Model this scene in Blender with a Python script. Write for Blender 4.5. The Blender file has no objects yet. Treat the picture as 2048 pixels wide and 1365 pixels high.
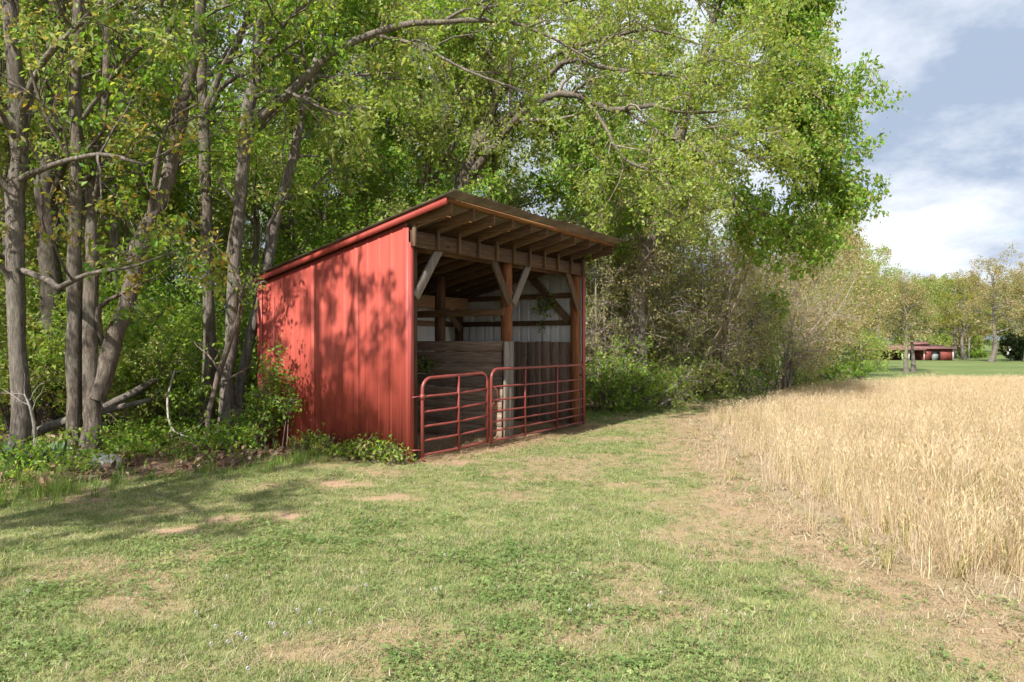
import bpy, math, random
import numpy as np
from math import radians as R

# ---------------------------------------------------------------- camera, sky, sun, exposure
scene = bpy.context.scene
COL = scene.collection
F, CX, CY, EYE = 1365.0, 1024.0, 684.0, 1.6      # focal length in photo pixels, principal point, eye height

cam = bpy.data.cameras.new('camera')
cam.lens = 24.0; cam.sensor_width = 36.0; cam.clip_start = 0.05; cam.clip_end = 3000
cam.shift_y = 1.5 / 2048
camo = bpy.data.objects.new('camera', cam); COL.objects.link(camo)
camo.location = (0, 0, EYE); camo.rotation_euler = (R(90), 0, 0)
scene.camera = camo

SUN_D = np.array([0.469, 0.883]); SUN_EL = 44.0      # horizontal travel of the light, elevation
SUN_D = SUN_D / np.linalg.norm(SUN_D)
world = bpy.data.worlds.new('World'); scene.world = world; world.use_nodes = True
nt = world.node_tree; nt.nodes.clear()
def WN(t, **kw):
    n = nt.nodes.new(t)
    for k, v in kw.items(): setattr(n, k, v)
    return n
sky = WN('ShaderNodeTexSky', sky_type='NISHITA', sun_disc=False, sun_elevation=R(SUN_EL))
sun_az = math.atan2(-SUN_D[0], -SUN_D[1])             # compass bearing of the sun from +Y
sky.sun_rotation = sun_az
sky.air_density = 1.0; sky.dust_density = 1.2
bg = WN('ShaderNodeBackground'); bg.inputs['Strength'].default_value = 0.095
out = WN('ShaderNodeOutputWorld')
tc = WN('ShaderNodeTexCoord'); sep = WN('ShaderNodeSeparateXYZ')
nt.links.new(tc.outputs['Generated'], sep.inputs[0])
zc = WN('ShaderNodeMath', operation='MAXIMUM'); zc.inputs[1].default_value = 0.0
nt.links.new(sep.outputs['Z'], zc.inputs[0])
za = WN('ShaderNodeMath', operation='ADD'); za.inputs[1].default_value = 0.30
nt.links.new(zc.outputs[0], za.inputs[0])
dx = WN('ShaderNodeMath', operation='DIVIDE'); dy = WN('ShaderNodeMath', operation='DIVIDE')
nt.links.new(sep.outputs['X'], dx.inputs[0]); nt.links.new(za.outputs[0], dx.inputs[1])
nt.links.new(sep.outputs['Y'], dy.inputs[0]); nt.links.new(za.outputs[0], dy.inputs[1])
cmb = WN('ShaderNodeCombineXYZ')
nt.links.new(dx.outputs[0], cmb.inputs[0]); nt.links.new(dy.outputs[0], cmb.inputs[1])
cmb.inputs[2].default_value = 3.7
n1 = WN('ShaderNodeTexNoise'); n1.inputs['Scale'].default_value = 1.1; n1.inputs['Detail'].default_value = 9; n1.inputs['Roughness'].default_value = 0.56
n2 = WN('ShaderNodeTexNoise'); n2.inputs['Scale'].default_value = 1.5; n2.inputs['Detail'].default_value = 7; n2.inputs['Roughness'].default_value = 0.6
n1.inputs['Distortion'].default_value = 0.4
nt.links.new(cmb.outputs[0], n1.inputs['Vector'])
mp = WN('ShaderNodeMapping'); mp.inputs['Location'].default_value = (5.3, 2.1, 1.4)
nt.links.new(cmb.outputs[0], mp.inputs['Vector']); nt.links.new(mp.outputs[0], n2.inputs['Vector'])
r1 = WN('ShaderNodeValToRGB')
r1.color_ramp.elements[0].position = 0.30; r1.color_ramp.elements[0].color = (0, 0, 0, 1)
r1.color_ramp.elements[1].position = 0.46; r1.color_ramp.elements[1].color = (1, 1, 1, 1)
nt.links.new(n1.outputs['Fac'], r1.inputs[0])
r2 = WN('ShaderNodeValToRGB')
r2.color_ramp.elements[0].position = 0.40; r2.color_ramp.elements[0].color = (2.5, 3.05, 4.0, 1)
r2.color_ramp.elements[1].position = 0.62; r2.color_ramp.elements[1].color = (6.3, 6.5, 6.8, 1)
nt.links.new(n2.outputs['Fac'], r2.inputs[0])
mx = WN('ShaderNodeMixRGB')
nt.links.new(r1.outputs[0], mx.inputs['Fac']); nt.links.new(sky.outputs[0], mx.inputs['Color1']); nt.links.new(r2.outputs[0], mx.inputs['Color2'])
nt.links.new(mx.outputs[0], bg.inputs['Color']); nt.links.new(bg.outputs[0], out.inputs['Surface'])

sl = bpy.data.lights.new('sun', 'SUN'); sl.energy = 4.6; sl.angle = R(0.53); sl.color = (1.0, 0.94, 0.86)
so = bpy.data.objects.new('sun', sl); COL.objects.link(so); so.location = (-20, -30, 40)
el = R(SUN_EL)
from mathutils import Vector
so.rotation_euler = Vector((SUN_D[0]*math.cos(el), SUN_D[1]*math.cos(el), -math.sin(el))).to_track_quat('-Z', 'Y').to_euler()
scene.view_settings.view_transform = 'Standard'; scene.view_settings.look = 'None'
scene.view_settings.exposure = 0.97; scene.view_settings.gamma = 1.0
scene.view_settings.use_curve_mapping = False
scene.cycles.max_bounces = 6; scene.cycles.diffuse_bounces = 5; scene.cycles.transmission_bounces = 4; scene.cycles.glossy_bounces = 2
scene.cycles.use_adaptive_sampling = True; scene.cycles.adaptive_threshold = 0.05
scene.cycles.caustics_reflective = False; scene.cycles.caustics_refractive = False

# ---------------------------------------------------------------- numeric helpers
def P(px, py, D):
    return np.array([(px-CX)/F*D, D, EYE-(py-CY)/F*D])
def G(px, py):                                        # photo pixel on flat ground
    D = F*EYE/(py-CY); return np.array([(px-CX)/F*D, D, 0.0])
def _h(ix, iy, s):
    v = (ix.astype(np.int64)*374761393 + iy.astype(np.int64)*668265263 + s*2147483647) & 0xffffffff
    v = ((v ^ (v >> 13))*1274126177) & 0xffffffff
    return ((v ^ (v >> 16)) & 0xffff)/65535.0
def vnoise(x, y, s=0):
    x = np.asarray(x, float); y = np.asarray(y, float)
    ix = np.floor(x); iy = np.floor(y); fx = x-ix; fy = y-iy
    fx = fx*fx*(3-2*fx); fy = fy*fy*(3-2*fy)
    a = _h(ix, iy, s); b = _h(ix+1, iy, s); c = _h(ix, iy+1, s); d = _h(ix+1, iy+1, s)
    return (a*(1-fx)+b*fx)*(1-fy)+(c*(1-fx)+d*fx)*fy
def fbm(x, y, s=0, o=4):
    t = 0; a = .5; n = 0
    for i in range(o):
        t = t+a*vnoise(np.asarray(x)*2**i, np.asarray(y)*2**i, s+i*17); n += a; a *= .5
    return t/n
def sm(e0, e1, x):
    t = np.clip((x-e0)/(e1-e0), 0, 1); return t*t*(3-2*t)
def nrm(v): return v/np.maximum(np.linalg.norm(v, axis=-1, keepdims=True), 1e-9)

# ---------------------------------------------------------------- materials
def M(name):
    m = bpy.data.materials.new(name); m.use_nodes = True
    t = m.node_tree; t.nodes.clear()
    o = t.nodes.new('ShaderNodeOutputMaterial')
    return m, t, o
def noise(t, vec, scale, detail=5, rough=.55, dist=0):
    n = t.nodes.new('ShaderNodeTexNoise'); n.inputs['Scale'].default_value = scale
    n.inputs['Detail'].default_value = detail; n.inputs['Roughness'].default_value = rough; n.inputs['Distortion'].default_value = dist
    if vec is not None: t.links.new(vec, n.inputs['Vector'])
    return n.outputs['Fac']
def ramp(t, fac, stops):
    n = t.nodes.new('ShaderNodeValToRGB'); e = n.color_ramp.elements
    while len(e) < len(stops): e.new(.5)
    for k, (p, c) in enumerate(stops): e[k].position = p; e[k].color = (*c, 1)
    t.links.new(fac, n.inputs[0]); return n.outputs[0]
def mixc(t, f, a, b, mode='MIX'):
    n = t.nodes.new('ShaderNodeMixRGB'); n.blend_type = mode
    for s, v in ((0, f), (1, a), (2, b)):
        if hasattr(v, 'default_value') or isinstance(v, bpy.types.NodeSocket): t.links.new(v, n.inputs[s])
        elif isinstance(v, tuple): n.inputs[s].default_value = (*v, 1)
        else: n.inputs[s].default_value = v
    return n.outputs[0]
def mapping(t, scale=(1, 1, 1), src='Object', rand=False):
    c = t.nodes.new('ShaderNodeTexCoord'); m = t.nodes.new('ShaderNodeMapping'); m.inputs['Scale'].default_value = scale
    t.links.new(c.outputs[src], m.inputs['Vector'])
    if rand:
        oi = t.nodes.new('ShaderNodeObjectInfo'); mu = t.nodes.new('ShaderNodeMath'); mu.operation = 'MULTIPLY'; mu.inputs[1].default_value = 37.0
        t.links.new(oi.outputs['Random'], mu.inputs[0]); t.links.new(mu.outputs[0], m.inputs['Location'])
    return m.outputs[0]
def bump(t, h, strength=.5, dist=.02):
    b = t.nodes.new('ShaderNodeBump'); b.inputs['Strength'].default_value = strength; b.inputs['Distance'].default_value = dist
    t.links.new(h, b.inputs['Height']); return b.outputs[0]
def pbsdf(t, o, col, rough=.7, metal=0, normal=None, spec=.4):
    p = t.nodes.new('ShaderNodeBsdfPrincipled')
    if isinstance(col, tuple): p.inputs['Base Color'].default_value = (*col, 1)
    else: t.links.new(col, p.inputs['Base Color'])
    if isinstance(rough, (int, float)): p.inputs['Roughness'].default_value = rough
    else: t.links.new(rough, p.inputs['Roughness'])
    p.inputs['Metallic'].default_value = metal; p.inputs['Specular IOR Level'].default_value = spec
    if normal is not None: t.links.new(normal, p.inputs['Normal'])
    if o is not None: t.links.new(p.outputs[0], o.inputs['Surface'])
    return p

def mat_bark(name, c0, c1, c2, zs=.22, sc=22):
    m, t, o = M(name); v = mapping(t, (1, 1, zs), 'Object')
    n = noise(t, v, sc, 8, .75, 1.2); w = noise(t, mapping(t), 1.7, 3)
    c = ramp(t, n, [(.36, c0), (.5, c1), (.64, c2)])
    c = mixc(t, ramp(t, w, [(.48, (0, 0, 0)), (.66, (.35, .35, .35))]), c, (.22, .225, .18))
    pbsdf(t, o, c, .9, 0, bump(t, n, .9, .03), .2); return m
def mat_leaf(name, trans=.55, gloss=.45, attr='col', rnd=None):
    m, t, o = M(name)
    if rnd is None:
        a = t.nodes.new('ShaderNodeAttribute'); a.attribute_name = attr; c = a.outputs['Color']
    else:
        oi = t.nodes.new('ShaderNodeObjectInfo'); c = ramp(t, oi.outputs['Random'], rnd)
        a = t.nodes.new('ShaderNodeAttribute'); a.attribute_name = attr
        c = mixc(t, 1.0, c, a.outputs['Color'], 'MULTIPLY')
    p = pbsdf(t, None, c, gloss, 0, None, .35)
    tr = t.nodes.new('ShaderNodeBsdfTranslucent')
    t.links.new(mixc(t, 1.0, c, (1.25, 1.15, .6), 'MULTIPLY'), tr.inputs['Color'])
    mx = t.nodes.new('ShaderNodeMixShader'); mx.inputs[0].default_value = trans
    t.links.new(p.outputs[0], mx.inputs[1]); t.links.new(tr.outputs[0], mx.inputs[2]); t.links.new(mx.outputs[0], o.inputs['Surface'])
    return m
def mat_wood(name, c0, c1, c2, axis, knots=True, rough=.85, stain=.0):
    m, t, o = M(name)
    s = [9, 9, 9]; s[axis] = .55
    v = mapping(t, tuple(s), 'Object', True)
    g = noise(t, v, 5, 7, .62, .35)
    s2 = [30, 30, 30]; s2[axis] = 1.2
    fine = noise(t, mapping(t, tuple(s2), 'Object', True), 4, 4)
    c = ramp(t, g, [(.28, c0), (.5, c1), (.72, c2)])
    c = mixc(t, .35, c, ramp(t, fine, [(.35, (.25, .25, .25)), (.65, (1, 1, 1))]), 'MULTIPLY')
    oi = t.nodes.new('ShaderNodeObjectInfo')
    c = mixc(t, 1.0, c, ramp(t, oi.outputs['Random'], [(0, (.72, .72, .74)), (.5, (1, .97, .93)), (1, (1.2, 1.14, 1.06))]), 'MULTIPLY')
    if knots:
        vo = t.nodes.new('ShaderNodeTexVoronoi'); vo.inputs['Scale'].default_value = 2.2
        s3 = [1.6, 1.6, 1.6]; s3[axis] = .8
        t.links.new(mapping(t, tuple(s3), 'Object', True), vo.inputs['Vector'])
        k = ramp(t, vo.outputs['Distance'], [(.03, (.18, .15, .12)), (.075, (1, 1, 1))])
        c = mixc(t, .8, c, k, 'MULTIPLY')
    pbsdf(t, o, c, rough, 0, bump(t, g, .35, .01), .25); return m
def mat_plain(name, col, rough=.6, metal=0, var=.25, sc=6, bmp=.1, spec=.4):
    m, t, o = M(name)
    n = noise(t, mapping(t), sc, 5)
    c = mixc(t, 1.0, col, ramp(t, n, [(.3, (1-var,)*3), (.7, (1+var*.6,)*3)]), 'MULTIPLY')
    pbsdf(t, o, c, rough, metal, bump(t, n, bmp, .01), spec); return m
def mat_metal_paint(name, base, fade, dirt, rough=.42, zdirt=True):
    m, t, o = M(name)
    v = mapping(t, (5, 5, .25), 'Object', True); n = noise(t, v, 2.5, 5)
    c = ramp(t, n, [(.3, base), (.7, fade)])
    sp = noise(t, mapping(t, (1, 1, .5), 'Object', True), 26, 6, .7)
    c = mixc(t, ramp(t, sp, [(.66, (0, 0, 0)), (.78, (.55, .55, .55))]), c, dirt)
    if zdirt:
        g = t.nodes.new('ShaderNodeNewGeometry'); s = t.nodes.new('ShaderNodeSeparateXYZ'); t.links.new(g.outputs['Position'], s.inputs[0])
        zz = ramp(t, s.outputs['Z'], [(0.02, (.55, .55, .55)), (.35, (0, 0, 0))])
        c = mixc(t, mixc(t, 1.0, zz, noise(t, mapping(t), 7, 5), 'MULTIPLY'), c, (.24, .13, .08))
    pbsdf(t, o, c, rough, 0, bump(t, sp, .05, .004), .45); return m

BARK_OAK = mat_bark('bark_oak', (.045, .036, .029), (.13, .107, .085), (.24, .205, .17))
BARK_GREY = mat_bark('bark_grey', (.06, .05, .042), (.16, .137, .115), (.28, .245, .212))
BARK_DARK = mat_bark('bark_dark', (.035, .028, .022), (.09, .072, .056), (.17, .145, .12))
BARK_DEAD = mat_bark('bark_dead', (.20, .175, .15), (.36, .33, .29), (.5, .47, .43))
BARK_TWIG = mat_bark('bark_twig', (.16, .13, .105), (.29, .24, .20), (.41, .35, .30))
BARK_VINE = mat_bark('bark_vine', (.085, .064, .05), (.17, .135, .108), (.26, .215, .18))
LEAF = mat_leaf('leaf')
LEAF_GN = mat_leaf('blade_green', .35, .55, 'col', [(0, (.14, .215, .07)), (.35, (.205, .28, .10)), (.7, (.29, .345, .14)), (1, (.42, .42, .20))])
LEAF_TALL = mat_leaf('blade_tall', .35, .55, 'col', [(0, (.10, .20, .03)), (.5, (.17, .27, .05)), (1, (.26, .34, .08))])
LEAF_DRY = mat_leaf('blade_dry', .25, .7, 'col', [(0, (.29, .23, .15)), (.5, (.41, .34, .23)), (1, (.50, .43, .31))])
LEAF_CLOVER = mat_leaf('clover', .3, .5, 'col', [(0, (.13, .22, .06)), (.6, (.19, .275, .085)), (1, (.29, .34, .12))])
WHEAT = mat_leaf('wheat', .3, .6, 'col', [(0, (.46, .355, .235)), (.45, (.59, .475, .335)), (.85, (.67, .565, .42)), (1, (.47, .425, .24))])
WHEAT_G = mat_leaf('wheat_greenish', .3, .6, 'col', [(0, (.26, .27, .07)), (1, (.42, .38, .13))])
RED = mat_metal_paint('red_metal', (.35, .058, .041), (.42, .08, .058), (.28, .11, .09), .6)
RED_TRIM = mat_metal_paint('red_trim', (.36, .062, .05), (.42, .085, .07), (.30, .12, .10), .55, False)
WHITE_METAL = mat_metal_paint('white_metal', (.74, .75, .76), (.82, .83, .83), (.50, .46, .40), .45, False)
ROOF_METAL = mat_plain('roof_metal', (.17, .145, .11), .6, .25, .5, 3)
GATE_RED = mat_metal_paint('gate_paint', (.20, .038, .031), (.27, .066, .054), (.22, .10, .07), .38, False)
W_HEAD = mat_wood('weathered_beam', (.065, .04, .024), (.125, .08, .05), (.19, .132, .088), 0)
W_RAFT = mat_wood('rafter_wood', (.06, .035, .018), (.12, .074, .041), (.18, .116, .068), 1)
W_PURL = mat_wood('purlin_wood', (.15, .07, .027), (.24, .12, .05), (.32, .175, .08), 0)
W_VERT = mat_wood('upright_wood', (.075, .048, .03), (.14, .095, .062), (.21, .155, .108), 2)
W_GREY = mat_wood('grey_board', (.14, .12, .105), (.235, .21, .185), (.32, .295, .26), 2)
W_PLANKH = mat_wood('stall_plank', (.15, .105, .078), (.27, .20, .155), (.40, .32, .26), 1)
W_PLANKV = mat_wood('stall_board', (.14, .098, .07), (.26, .19, .145), (.38, .30, .235), 2)
W_POST = mat_wood('pole_post', (.07, .03, .016), (.21, .085, .035), (.33, .15, .07), 2, False)
W_POSTD = mat_wood('creosote_post', (.035, .022, .015), (.075, .042, .026), (.15, .075, .04), 2, False)
W_GIRT = mat_wood('girt_wood', (.20, .125, .07), (.32, .21, .13), (.42, .30, .20), 0)
STEEL = mat_plain('zinc_chain', (.35, .33, .30), .45, .8)
ROCK = mat_plain('quartz_rock', (.50, .47, .43), .9, 0, .5, 9, .6)

# ---------------------------------------------------------------- mesh builders
def mesh_np(name, V, faces_list, mats, smooth=False, col=None, fmat=None):
    """V (n,3); faces_list: list of int arrays (m,k)"""
    me = bpy.data.meshes.new(name)
    V = np.asarray(V, np.float32)
    me.vertices.add(len(V)); me.vertices.foreach_set('co', V.ravel())
    loops = np.concatenate([f.ravel() for f in faces_list]).astype(np.int32)
    tot = np.concatenate([np.full(len(f), f.shape[1], np.int32) for f in faces_list])
    st = np.concatenate([[0], np.cumsum(tot)[:-1]]).astype(np.int32)
    me.loops.add(len(loops)); me.loops.foreach_set('vertex_index', loops)
    me.polygons.add(len(tot)); me.polygons.foreach_set('loop_start', st); me.polygons.foreach_set('loop_total', tot)
    if smooth: me.polygons.foreach_set('use_smooth', np.ones(len(tot), bool))
    for m in (mats if isinstance(mats, (list, tuple)) else [mats]): me.materials.append(m)
    if fmat is not None: me.polygons.foreach_set('material_index', np.asarray(fmat, np.int32))
    if col is not None:
        a = me.color_attributes.new('col', 'FLOAT_COLOR', 'POINT')
        c = np.ones((len(V), 4), np.float32); c[:, :3] = col
        a.data.foreach_set('color', c.ravel())
    me.update(calc_edges=True); me.validate(); return me
def link(name, me, parent=None, loc=None, rotz=None):
    o = bpy.data.objects.new(name, me); COL.objects.link(o)
    if parent is not None: o.parent = parent
    if loc is not None: o.location = loc
    if rotz is not None: o.rotation_euler = (0, 0, rotz)
    return o
def empty(name, loc=(0, 0, 0), rotz=0):
    o = bpy.data.objects.new(name, None); COL.objects.link(o); o.location = loc; o.rotation_euler = (0, 0, rotz); o.empty_display_size = .3
    return o
def tag(o, label=None, cat=None, group=None, kind=None):
    if label: o['label'] = label
    if cat: o['category'] = cat
    if group: o['group'] = group
    if kind: o['kind'] = kind
    return o

class MB:
    """collects simple shapes into one mesh"""
    def __init__(s): s.V = []; s.F = {3: [], 4: []}; s.n = 0
    def add(s, V, F):
        V = np.asarray(V, float); F = np.asarray(F, int)
        s.F[F.shape[1]].append(F+s.n); s.V.append(V); s.n += len(V)
    def box(s, a, b):
        (x0, y0, z0), (x1, y1, z1) = a, b
        V = [(x0, y0, z0), (x1, y0, z0), (x1, y1, z0), (x0, y1, z0), (x0, y0, z1), (x1, y0, z1), (x1, y1, z1), (x0, y1, z1)]
        s.add(V, [(0, 3, 2, 1), (4, 5, 6, 7), (0, 1, 5, 4), (1, 2, 6, 5), (2, 3, 7, 6), (3, 0, 4, 7)])
    def hexa(s, V):
        s.add(V, [(0, 3, 2, 1), (4, 5, 6, 7), (0, 1, 5, 4), (1, 2, 6, 5), (2, 3, 7, 6), (3, 0, 4, 7)])
    def bar(s, p, q, w, h, up=(0, 0, 1)):
        p = np.array(p, float); q = np.array(q, float); d = nrm(q-p); u = np.array(up, float)
        sd = nrm(np.cross(d, u)); u = nrm(np.cross(sd, d))
        V = []
        for c in (p, q):
            for a, b in ((-1, -1), (1, -1), (1, 1), (-1, 1)): V.append(c+sd*a*w/2+u*b*h/2)
        s.hexa(V)
    def tube(s, pts, rad, sides=8, cap=True):
        pts = np.asarray(pts, float); n = len(pts); rad = np.broadcast_to(np.asarray(rad, float), (n,))
        V, Fq = tubes(pts[None], rad[None], sides)
        s.add(V, Fq)
        if cap:
            b = s.n-len(V)
            for ring, c in ((0, pts[0]), (n-1, pts[-1])):
                s.V.append(np.array([c])); ci = s.n; s.n += 1
                idx = b+ring*sides+np.arange(sides); nx = np.roll(idx, -1)
                s.F[3].append(np.stack([np.full(sides, ci), idx, nx] if ring else [np.full(sides, ci), nx, idx], 1))
    def build(s, name, mat, parent=None, smooth=False, loc=None, bevel=0):
        V = np.concatenate(s.V); Fs = [np.concatenate(s.F[k]) for k in (3, 4) if s.F[k]]
        o = link(name, mesh_np(name, V, Fs, mat, smooth), parent, loc)
        if bevel:
            b = o.modifiers.new('bevel', 'BEVEL'); b.width = bevel; b.segments = 1; b.limit_method = 'ANGLE'
        return o

def tubes(Pt, Rd, sides):
    """Pt (M,n,3), Rd (M,n) -> verts, quads of M tubes"""
    Pt = np.asarray(Pt, float); Mn, n, _ = Pt.shape
    T = nrm(np.gradient(Pt, axis=1))
    mt = np.abs(nrm(T.mean(1)))
    ref = np.zeros((Mn, 3)); ref[np.arange(Mn), mt.argmin(1)] = 1
    N = nrm(np.cross(T, ref[:, None, :])); B = np.cross(T, N)
    a = np.arange(sides)*2*np.pi/sides
    V = Pt[:, :, None, :]+Rd[:, :, None, None]*(N[:, :, None, :]*np.cos(a)[:, None]+B[:, :, None, :]*np.sin(a)[:, None])
    base = (np.arange(Mn)*n*sides)[:, None, None]+(np.arange(n-1)*sides)[None, :, None]
    k = np.arange(sides)[None, None, :]; k2 = (k+1) % sides
    Fq = np.stack([base+k, base+k2, base+k2+sides, base+k+sides], -1).reshape(-1, 4)
    return V.reshape(-1, 3), Fq
def smooth_line(pts, n):
    """Catmull-Rom through pts (k,c) resampled to n rows"""
    p = np.asarray(pts, float); k = len(p)
    q = np.vstack([2*p[0]-p[1], p, 2*p[-1]-p[-2]])
    t = np.linspace(0, k-1-1e-6, n); i = t.astype(int); f = (t-i)[:, None]
    a, b, c, d = q[i], q[i+1], q[i+2], q[i+3]
    return .5*((2*b)+(-a+c)*f+(2*a-5*b+4*c-d)*f**2+(-a+3*b-3*c+d)*f**3)

def spawn(rng, Pt, Rd, k, t0, t1, L, ang, up=.2, m=5, jit=.14, rfac=.55, rend=.003, droop=0., out=None):
    Mn, n, _ = Pt.shape
    t = rng.uniform(t0, t1, (Mn, k))*(n-1); i = np.minimum(t.astype(int), n-2); f = (t-i)[..., None]
    ar = np.arange(Mn)[:, None]
    st = Pt[ar, i]*(1-f)+Pt[ar, i+1]*f
    rr = Rd[ar, i]*(1-f[..., 0])+Rd[ar, i+1]*f[..., 0]
    T = nrm(Pt[ar, i+1]-Pt[ar, i])
    rv = rng.normal(size=T.shape); pp = nrm(rv-T*(rv*T).sum(-1, keepdims=True))
    a = rng.uniform(ang*.65, ang*1.3, (Mn, k, 1))
    d = T*np.cos(a)+pp*np.sin(a); d[..., 2] += up
    if out is not None: d = d+np.asarray(out)
    d = nrm(d).reshape(-1, 3); st = st.reshape(-1, 3); rr = rr.reshape(-1)
    ln = (L*rng.uniform(.55, 1.25, Mn*k)*(1-.35*(t/(n-1)).reshape(-1)))
    Q = [st]; dd = d
    for s in range(m-1):
        dd = dd+rng.normal(size=dd.shape)*jit; dd[:, 2] -= droop; dd = nrm(dd)
        Q.append(Q[-1]+dd*(ln/(m-1))[:, None])
    Q = np.stack(Q, 1)
    r0 = np.minimum(rr*rfac, ln*.03+.004); r0 = np.maximum(r0, rend)
    Rq = r0[:, None]+(rend-r0)[:, None]*np.linspace(0, 1, m)[None]
    return Q, Rq

def pick_cols(rng, pal, n, jit=.16):
    w = np.array([p[0] for p in pal], float); w /= w.sum()
    c = np.array([p[1] for p in pal])[rng.choice(len(pal), n, p=w)]
    return c*rng.uniform(1-jit, 1+jit, (n, 1))*rng.uniform(1-jit*.5, 1+jit*.5, (n, 3))
def leaf_arrays(rng, C, size, cols, droop=.35, upn=.6, aspect=.55):
    n = len(C); sz = size*rng.uniform(.45, 1.5, n)[:, None]
    a = rng.normal(size=(n, 3)); a[:, 2] -= droop*1.5; a = nrm(a)
    u = rng.normal(size=(n, 3)); u[:, 2] += upn*1.5
    s = nrm(np.cross(a, u)); nn = np.cross(s, a)
    w = sz*aspect*.5
    V = np.stack([C, C+a*sz*.5+s*w+nn*sz*.10, C+a*sz-nn*sz*.05, C+a*sz*.5-s*w+nn*sz*.10], 1)
    b = np.arange(n)[:, None]*4
    Fc = np.concatenate([b+np.array([[0, 1, 2]]), b+np.array([[0, 2, 3]])])
    return V.reshape(-1, 3), Fc, np.repeat(cols, 4, axis=0)
def twig_leaf_points(rng, Q, per, t0=.15, spread=.05):
    Mn, n, _ = Q.shape
    t = rng.uniform(t0, 1, (Mn, per))*(n-1); i = np.minimum(t.astype(int), n-2); f = (t-i)[..., None]
    ar = np.arange(Mn)[:, None]
    c = Q[ar, i]*(1-f)+Q[ar, i+1]*f
    return (c+rng.normal(size=c.shape)*spread).reshape(-1, 3)

PAL_OAK = [(5, (0.306, 0.405, 0.078)), (3, (0.382, 0.460, 0.128)), (3, (0.217, 0.342, 0.063)), (1, (0.420, 0.428, 0.149))]
PAL_GREEN = [(4, (0.167, 0.352, 0.040)), (3, (0.250, 0.436, 0.047)), (2, (0.117, 0.269, 0.032)), (1, (0.350, 0.492, 0.072))]
PAL_BRIGHT = [(4, (0.210, 0.397, 0.041)), (3, (0.289, 0.443, 0.055)), (2, (0.145, 0.300, 0.034))]
PAL_OLIVE = [(4, (0.290, 0.336, 0.108)), (3, (0.362, 0.389, 0.159)), (2, (0.203, 0.292, 0.075)), (2, (0.420, 0.433, 0.217))]
PAL_MIX = [(3, (0.280, 0.403, 0.077)), (3, (0.168, 0.350, 0.046)), (2, (0.350, 0.446, 0.116)), (1, (0.336, 0.333, 0.108))]
PAL_ORANGE = [(3, (0.328, 0.312, 0.064)), (3, (0.246, 0.312, 0.051)), (2, (0.410, 0.296, 0.072)), (1, (0.177, 0.265, 0.043))]
PAL_DARK = [(3, (.035, .065, .02)), (2, (.055, .09, .03)), (1, (.08, .11, .04))]
PAL_TAN = [(4, (0.405, 0.394, 0.190)), (3, (0.330, 0.362, 0.141)), (2, (0.495, 0.454, 0.248)), (2, (0.255, 0.319, 0.099))]

PAL_GREEN, PAL_BRIGHT, PAL_MIX = [[(w, (r*1.14, g*.98, b*1.25)) for w, (r, g, b) in q] for q in (PAL_GREEN, PAL_BRIGHT, PAL_MIX)]
PAL_TAN = [(w, (r*1.08, g*.93, b*1.12)) for w, (r, g, b) in PAL_TAN]
def make_tree(name, label, limbs, base, seed, bark, pal, cat='tree', group=None,
              br=(6, .35, 1., 1.4, .9), tw=(5, .25, 1., .6, .8), tw2=(3, .32, .8), leaves=9, lsize=.085, up=.18, droop=.04,
              spread=.045, lspread_t0=.38, twig_bark=None, out=None, leafmat=LEAF, sides=8, ldroop=.35, fine=True, tk=.78):
    """limbs: list of (k,4) arrays x,y,z,r.  Tree = Empty at base > trunk (wood), twigs, crown (leaves)"""
    rng = np.random.default_rng(seed); base = np.asarray(base, float)
    root = empty(name, base); tag(root, label, cat, group)
    LP = np.stack([smooth_line(l, 16) for l in limbs]); Pl = LP[..., :3]-base; Rl = np.maximum(LP[..., 3]*tk, .004)
    Pl = Pl.copy(); wob = rng.normal(size=Pl.shape)*Rl[..., None]*.12; wob[:, :1] = 0; Pl += wob
    V, Fq = tubes(Pl, Rl*(1+rng.normal(size=Rl.shape)*.05), sides)
    link('trunk', mesh_np('trunk', V, [Fq], bark, True), root)
    Bq, Br = spawn(rng, Pl, Rl, br[0], br[1], br[2], br[3], br[4], up, 7, .16, .55, .006, droop*.5, out)
    Tq, Tr = spawn(rng, Bq, Br, tw[0], tw[1], tw[2], tw[3], tw[4], up*.5, 5, .18, .6, .003, droop)
    tv, tf = tubes(Bq, Br, 5); tv2, tf2 = tubes(Tq, Tr, 3)
    Vs = [tv, tv2]; Fs = [tf, tf2+len(tv)]; off = len(tv)+len(tv2)
    src = Tq
    if tw2:
        Uq, Ur = spawn(rng, Tq, Tr, tw2[0], .2, 1., tw2[1], tw2[2], up*.3, 4, .2, .7, .0022, droop)
        src = Uq
        if fine: uv, uf = tubes(Uq, Ur, 3); Vs.append(uv); Fs.append(uf+off)
    tg = link('branches', mesh_np('branches', np.concatenate(Vs), [np.concatenate(Fs)], twig_bark or bark, True), root); tg['kind'] = 'stuff'
    if leaves:
        C = twig_leaf_points(rng, src, leaves, lspread_t0, spread)
        C = C[C[:, 2] > .04]
        lv, lf, lc = leaf_arrays(rng, C, lsize, pick_cols(rng, pal, len(C)), ldroop)
        link('crown', mesh_np('crown', lv, [lf], leafmat, False, lc), root)['kind'] = 'stuff'
    return root
def L(*pts):                                           # px, py, depth, width in photo pixels
    return np.array([[*P(a, b, d), w/2/F*d] for a, b, d, w in pts])
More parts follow.
